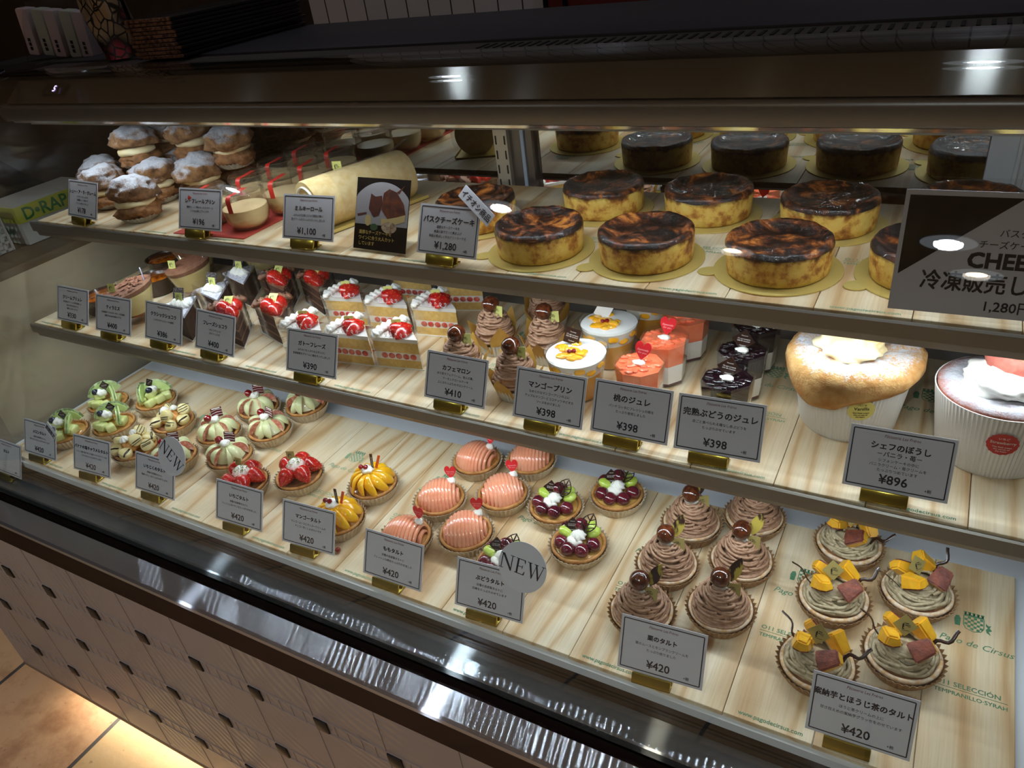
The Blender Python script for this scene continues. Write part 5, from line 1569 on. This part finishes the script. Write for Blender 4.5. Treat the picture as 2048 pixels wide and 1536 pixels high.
# ================================================================ price cards
pm('card_white', (222, 221, 230), rough=.45)
pm('ink_navy', (22, 22, 42), rough=.5)
pm('ink_wine', (120, 30, 44), rough=.5)
pm('brass', (186, 164, 70), rough=.22, metal=.9)
_logo = text('Pâtisserie Les Frères', .0046, shear=.25, width=.034)
_tax = text('+税', .0042, bold=.00006)
TILT = math.radians(25)
def price_card(x, y, z, rz, title, lines, price, label, title_size=None, wmax=.09, badge=None, lab_pos=None, sub=None):
    t = thing('price_card', label, 'price card', (x, y, z + .0002), math.radians(rz), 'price cards')
    M = T(0, 0, .0128) @ R(PI / 2 - TILT, 'X')
    obj('card', MB().add(box(0, .0335, 0, .1, .067, .0009), 0, M), 'card_white', t, None)
    c = t.children[-1]
    m = MB()
    zt = .0007
    a, b, w = .0465, .0034, .0006
    for (cx, cy, sx, sy) in ((0, b, 2 * a, w * 2), (0, .067 - b, 2 * a, w * 2), (-a, .0335, w * 2, .067 - 2 * b), (a, .0335, w * 2, .067 - 2 * b)):
        m.add(([(cx - sx / 2, cy - sy / 2, zt), (cx + sx / 2, cy - sy / 2, zt), (cx + sx / 2, cy + sy / 2, zt), (cx - sx / 2, cy + sy / 2, zt)], [(0, 1, 2, 3)]), 0, M)
    m.add(_logo, 1, M @ T(0, .0575, zt))
    ys = .0435 if not sub else .0455
    if title_size is None: title_size = .0071 if z < .1 else .0078
    m.add(text(title, title_size, bold=.0003, width=wmax), 0, M @ T(0, ys, zt))
    k = 0
    if sub:
        m.add(text(sub, .0062, bold=.00012), 0, M @ T(0, .0378, zt)); ys = .0390
    dl = .0062 if not sub else .0053
    y0 = ys - (.0085 if len(lines) < 3 else .0072)
    for s_ in lines:
        m.add(text(s_, .0039, bold=.00003, width=.084), 0, M @ T(0, y0 - k * dl, zt)); k += 1
    m.add(text(price, .0134, bold=.00025), 0, M @ T(-.002, .0085, zt))
    m.add(_tax, 0, M @ T(.031, .0072, zt))
    obj('printed_lettering', m, ['ink_navy', 'ink_wine'], c, None)
    obj('clear_sleeve', MB().add(([(-.0515, -.002, .0012), (.0535, -.002, .0012), (.0535, .0705, .0012), (-.0515, .0705, .0012)], [(0, 1, 2, 3)]), 0, M), 'sleeve', t, None)
    hx = lab_pos if lab_pos is not None else -.008
    h = MB().add(rbox(.046, .0035, .0135, .0012, 2, (hx, 0, 0)), 0, T(0, -.0052, .0085) @ R(-TILT, 'X'))
    h.add(rbox(.046, .0035, .0125, .0012, 2, (hx, 0, 0)), 0, T(0, .0062, .0078) @ R(-TILT, 'X')).add(rbox(.046, .02, .0022, .0008, 1, (hx, .002, .0013)))
    obj('brass_holder', h, 'brass', t, 40)
    if badge:
        kind, bx, by, rot = badge
        Mb = M @ T(bx, by, .0016) @ R(rot, 'Z')
        if kind == 'NEW':
            o = obj('round_badge', MB().add(prism([(.0335 * math.cos(2 * PI * i / 48), .0335 * math.sin(2 * PI * i / 48)) for i in range(48)], 0, .0008), 0, Mb), 'card_white', t, None)
            obj('badge_lettering', MB().add(serif_new(.0205), 0, Mb @ T(-.0041, -.0100, .001)), 'ink_navy', o, None)
        else:
            w_ = .062 if kind != '期間限定' else .034
            o = obj('paper_strip', MB().add(box(0, 0, 0, w_, .0185, .0007), 0, Mb), 'card_white', t, None)
            obj('strip_lettering', MB().add(text(kind, .0108 if w_ > .05 else .0095, bold=.0002, width=w_ * .92), 0, Mb @ T(0, -.0042, .0006)), 'ink_navy', o, None)
    return t
def serif_new(h):
    """N E W in roman capitals with serifs, centred"""
    m = MB()
    def poly(pts, dx): m.add(([(x * h + dx, y * h, 0) for x, y in pts], [tuple(range(len(pts)))]))
    def rect(x0, y0, x1, y1, dx): poly([(x0, y0), (x1, y0), (x1, y1), (x0, y1)], dx)
    # N
    d = -1.32 * h
    rect(.09, .05, .15, .96, d); rect(.76, .0, .82, .96, d); poly([(.05, 1), (.24, 1), (.82, .1), (.82, -.02), (.75, -.02), (.10, .95)], d)
    rect(-.02, 0, .26, .045, d); rect(-.04, .955, .2, 1, d); rect(.64, .955, .94, 1, d)
    # E
    d = -.27 * h
    rect(.09, .0, .21, 1, d); rect(.0, 0, .66, .05, d); rect(.0, .95, .64, 1, d); rect(.2, .48, .5, .525, d)
    poly([(.66, 0), (.69, .26), (.655, .26), (.56, .05), (.5, .05), (.5, 0)], d); poly([(.64, 1), (.655, .76), (.62, .76), (.55, .95), (.48, .95), (.48, 1)], d); rect(.46, .38, .5, .62, d)
    # W
    d = .52 * h
    def stroke(x0, x1, w0, w1): poly([(x0, 1), (x0 + w0, 1), (x1 + w1, 0), (x1, 0)], d)
    poly([(.08, .98), (.21, .98), (.43, .14), (.40, -.02), (.36, -.02)], d); poly([(.40, -.02), (.36, -.02), (.36, .02), (.58, .92), (.62, .98)], d)
    poly([(.52, .98), (.64, .98), (.86, .14), (.83, -.02), (.79, -.02)], d); poly([(.83, -.02), (.79, -.02), (.79, .03), (1.05, .96), (1.09, .96)], d)
    rect(-.02, .955, .3, 1, d); rect(.44, .955, .72, 1, d); rect(.94, .955, 1.2, 1, d)
    return m.v, m.f
J = '自慢の自家製タルトに'
CARDS = [
 (-.925, .007, 0, 1.3, 'メロンタルト', [J, '旬のメロンをたっぷりのせています'], '¥420', 'leftmost card on the bottom deck, for the melon tart, with a tilted paper corner strip', dict(badge=('期間限定', .036, .056, -.6))),
 (-.768, .009, 0, 3.3, 'バナナの塩キャラメルタルト', ['フランス産の塩で作った塩キャラメルクリームに', 'バナナをたくさんのせています'], '¥420', 'banana caramel tart card on the bottom deck, second from the left', {}),
 (-.598, .012, 0, 1.0, 'いちじくのタルト', [J, '新鮮いちじくをたっぷりのせています'], '¥420', 'fig tart card with a round NEW badge, left half of the bottom deck', dict(badge=('NEW', .0445, .077, -.62))),
 (-.392, .010, 0, 2.1, 'いちごタルト', [J, 'フレッシュないちごをたっぷりのせました'], '¥420', 'strawberry tart card on the bottom deck, under the shadow of the strawberry tart', {}),
 (-.248, .013, 0, 3.1, 'マンゴータルト', ['マンゴームースとマンゴークリームの', 'マンゴー尽くしのタルトです'], '¥420', 'mango tart card on the bottom deck beside the loose currant', {}),
 (-.085, .006, 0, .7, 'ももタルト', [J, 'フレッシュな桃をたっぷりのせました'], '¥420', 'peach tart card in the middle of the bottom deck', {}),
 (.070, .010, 0, 3.4, 'ぶどうタルト', [J, '巨峰をたっぷりのせています'], '¥420', 'grape tart card with a large round NEW badge, middle of the bottom deck', dict(badge=('NEW', .0445, .076, -.12))),
 (.304, .005, 0, 3.9, '栗のタルト', ['栗のムースとモンブランクリームを', 'たっぷり絞りました'], '¥420', 'chestnut tart card on the bottom deck, second from the right', {}),
 (.515, .010, 0, 1.9, '案納芋とほうじ茶のタルト', ['ほうじ茶クリームの上に', '甘さ控えめの案納芋グラッセをのせています'], '¥420', 'sweet potato tart card, rightmost on the bottom deck', dict(wmax=.093, title_size=.0082)),
 (-.914, .168, ZM, -.8, 'クリームブリュレ', ['北海道生クリームと卵を使用した', 'なめらかな口あたりの', '濃厚カスタードです'], '¥330', 'creme brulee card, leftmost on the middle shelf', {}),
 (-.783, .162, ZM, .7, 'ティラミス', ['北海道産マスカルポーネチーズを使用', '濃厚コクのある味わいです'], '¥400', 'tiramisu card, second from the left on the middle shelf', {}),
 (-.651, .167, ZM, -1.3, 'クラシックショコラ', ['こだわりのチョコレートを使用'], '¥386', 'classic chocolate card, third from the left on the middle shelf', {}),
 (-.523, .168, ZM, -3.3, 'フレーズショコラ', ['いちごとチョコの', '生クリームです'], '¥400', 'strawberry chocolate card on the middle shelf, fourth from the left', {}),
 (-.303, .163, ZM, 1.4, 'ガトーフレーズ', ['はちみつたっぷりのスポンジに', '北海道産生クリームと苺をサンドしました'], '¥390', 'strawberry shortcake card on the middle shelf', {}),
 (-.044, .168, ZM, -.5, 'カフェマロン', ['ほろ苦カフェクリーム、包んだ栗、', 'アーモンドロールケーキ', '上にはたっぷりのマロンクリーム'], '¥410', 'cafe marron card on the middle shelf below the chestnut cup cakes', {}),
 (.100, .167, ZM, .2, 'マンゴープリン', ['なめらかなマンゴープリンの上に', 'アップルマンゴーとココナッツタピオカ', 'ソースをかけました'], '¥398', 'mango pudding card on the middle shelf', dict(title_size=.0090)),
 (.210, .171, ZM, .5, '桃のジュレ', ['パンナコッタにフレッシュの桃を', 'たっぷり使用しました'], '¥398', 'peach jelly card on the middle shelf', dict(title_size=.0096)),
 (.318, .173, ZM, 2.8, '完熟ぶどうのジュレ', ['皮ごと食べられる種なし赤ぶどうを', 'たっぷりのせています'], '¥398', 'grape jelly card on the middle shelf', dict(title_size=.0096)),
 (.506, .171, ZM, 1.4, 'シェフのぼうし', ['シフォンケーキの中に', 'バニラクリーム・苺クリームを', 'たっぷりつめています'], '¥896', 'hat cake card, rightmost on the middle shelf', dict(title_size=.0082, sub='－バニラ・苺－')),
 (-.882, .252, ZT, -5.2, 'シュー・ア・ラ・クレーム', ['カスタードたっぷりの', '自家製シュー生地です', 'サクッと焼き上げました'], '¥178', 'cream puff card, leftmost on the upper shelf', {}),
 (-.566, .253, ZT, 1.5, 'レ・フレールプリン', ['濃厚オレンジ卵のまったりクリーム', 'にやめる新之プリンです'], '¥196', 'custard pudding card on the upper shelf', {}),
 (-.331, .257, ZT, 1.8, 'ミルキーロール', ['ふわふわ生地にミルク風味の強い', '生クリームをたっぷりロールしました'], '¥1,100', 'milk roll card on the upper shelf', {}),
 (-.076, .252, ZT, -3.1, 'バスクチーズケーキ', ['濃厚なチーズケーキを', '高温の釜でさっと焼き上げ', '表面は香ばしく中はクリーミーです'], '¥1,280', 'basque cheesecake card with a tilted paper strip, upper shelf', dict(title_size=.0096, badge=('イチオシ商品', .043, .070, -.62))),
]
for x, y, z, rz, ti, ln, pr, lb, kw in CARDS: price_card(x, y, z, rz, ti, ln, pr, lb, **kw)
o = price_card(-1.03, -.022, -.0505, 0, 'タルト', [], '', 'card cut off by the left picture edge, standing on the steel rail')

# photo card of a served cheesecake
pc = thing('photo_card', 'dark photo card of a served cheesecake in a clear stand, upper shelf', 'photo card', (-.202, .264, ZT + .0002), math.radians(-2))
M = T(0, 0, .004) @ R(PI / 2 - TILT, 'X')
obj('card', MB().add(box(0, .051, 0, .098, .102, .0009), 0, M), 'black_gloss', pc, None)
cd = pc.children[-1]
pm('plate_grey', (150, 144, 148), rough=.5); pm('photo_brown', (62, 22, 14), (110, 52, 22), 120, .5); pm('photo_cream', (190, 166, 110), rough=.5); pm('photo_rust', (92, 36, 22), (60, 22, 14), 160, .5); pm('photo_green', (40, 74, 40), rough=.6); pm('photo_ice', (196, 176, 146), (120, 84, 60), 200, .6); pm('gold_ink', (206, 176, 96), rough=.4, metal=.3)
def flat(pts, z=.0007): return [(x, y, z) for x, y in pts], [tuple(range(len(pts)))]
def ell(cx, cy, a, b, n=40, rot=0): return [(cx + a * math.cos(2 * PI * i / n) * math.cos(rot) - b * math.sin(2 * PI * i / n) * math.sin(rot), cy + a * math.cos(2 * PI * i / n) * math.sin(rot) + b * math.sin(2 * PI * i / n) * math.cos(rot)) for i in range(n)]
plate = [(x, max(.036, min(y, .1005))) for x, y in ell(.0, .040, .062, .057, 60)]
plate = [(max(-.0485, min(.0485, x)), y) for x, y in plate]
pic = MB().add(flat(plate, .0006), 0, M)
pic.add(flat([(.0, .058), (.002, .082), (.012, .088), (.026, .084), (.040, .068), (.044, .054), (.03, .050), (.012, .046)], .0008), 1, M)
pic.add(flat([(.0, .046), (.012, .046), (.03, .050), (.044, .054), (.043, .044), (.02, .037), (.001, .036)], .0008), 2, M)
pic.add(flat([(-.021, .080), (-.012, .076), (-.001, .078), (.001, .066), (-.004, .050), (-.014, .047), (-.024, .058)], .0009), 3, M)
pic.add(flat([(.026, .084), (.040, .094), (.037, .090), (.030, .082)], .0009), 1, M)
pic.add(flat([(-.045, .050), (-.028, .053), (-.027, .051), (-.044, .047)], .0009), 3, M)
pic.add(flat(ell(-.012, .033, .007, .005), .0009), 4, M); pic.add(flat(ell(.016, .034, .014, .008), .0009), 5, M); pic.add(flat(ell(-.024, .042, .006, .008), .0008), 2, M)
obj('printed_picture', pic, ['plate_grey', 'photo_brown', 'photo_cream', 'photo_rust', 'photo_green', 'photo_ice'], cd, None)
gl = MB()
for s_, yy in (('濃厚なチーズケーキを', .0225), ('ワインに合う大人カット', .0145), ('しています', .0065)): gl.add(text(s_, .0062, 'LEFT', bold=.0001, width=.066), 0, M @ T(-.040, yy, .0007))
obj('gold_lettering', gl, 'gold_ink', cd, None)
obj('clear_stand', MB().add(([(-.0515, -.004, .0012), (.0545, -.004, .0012), (.0545, .107, .0012), (-.0515, .107, .0012)], [(0, 1, 2, 3)]), 0, M).add(box(0, .02, .0015, .106, .05, .003)), 'sleeve', pc, None)

# big sign for the frozen cheesecakes
bs = thing('cheese_sign', 'big grey and black cheese sign in a clear acrylic stand at right, upper shelf', 'sign', (.470, .240, ZT + .0002), math.radians(1.5))
TB = math.radians(13)
M = T(0, 0, .0125) @ R(PI / 2 - TB, 'X')
W_, H_ = .210, .1175
obj('card', MB().add(box(W_ / 2, H_ / 2, 0, W_, H_, .001), 0, M), 'card_white', bs, None); cd = bs.children[-1]
bl = MB()
bl.add(flat([(.004, .1125), (.004, .036), (.098, .1125)], .0008), 0, M)
pr_ = MB()
for s_, sz, x, y, bo, wd in (('バスク', .0082, .083, .0775, .00005, None), ('チーズケーキ', .0082, .068, .0665, .00005, None), ('CHEESE CAKE', .0200, .061, .0475, .0009, None), ('冷凍販売しております', .0205, .0245, .0250, .0004, .180), ('1,280円', .0130, .080, .0065, .0002, None)):
    pr_.add(text(s_, sz, 'LEFT', bold=bo, width=wd), 0, M @ T(x, y, .0008))
pr_.add(box(.128, .093, .0008, .05, .012, .0004), 0, M).add(box(.126, .077, .0008, .044, .013, .0004), 0, M)
pr_.add(text('BASQUE', .016, 'LEFT', bold=.0006), 0, M @ T(.160, .086, .0008))
obj('printed_triangle', bl, 'black_gloss', cd, None); obj('printed_lettering', pr_, 'ink', cd, None)
obj('acrylic_stand', MB().add(box(W_ / 2, H_ / 2 + .004, .0017, W_ + .018, H_ + .016, .0012), 0, M).add(rbox(.115, .028, .010, .002, 2, (.105, -.004, .0052))), 'sleeve', bs, 20)
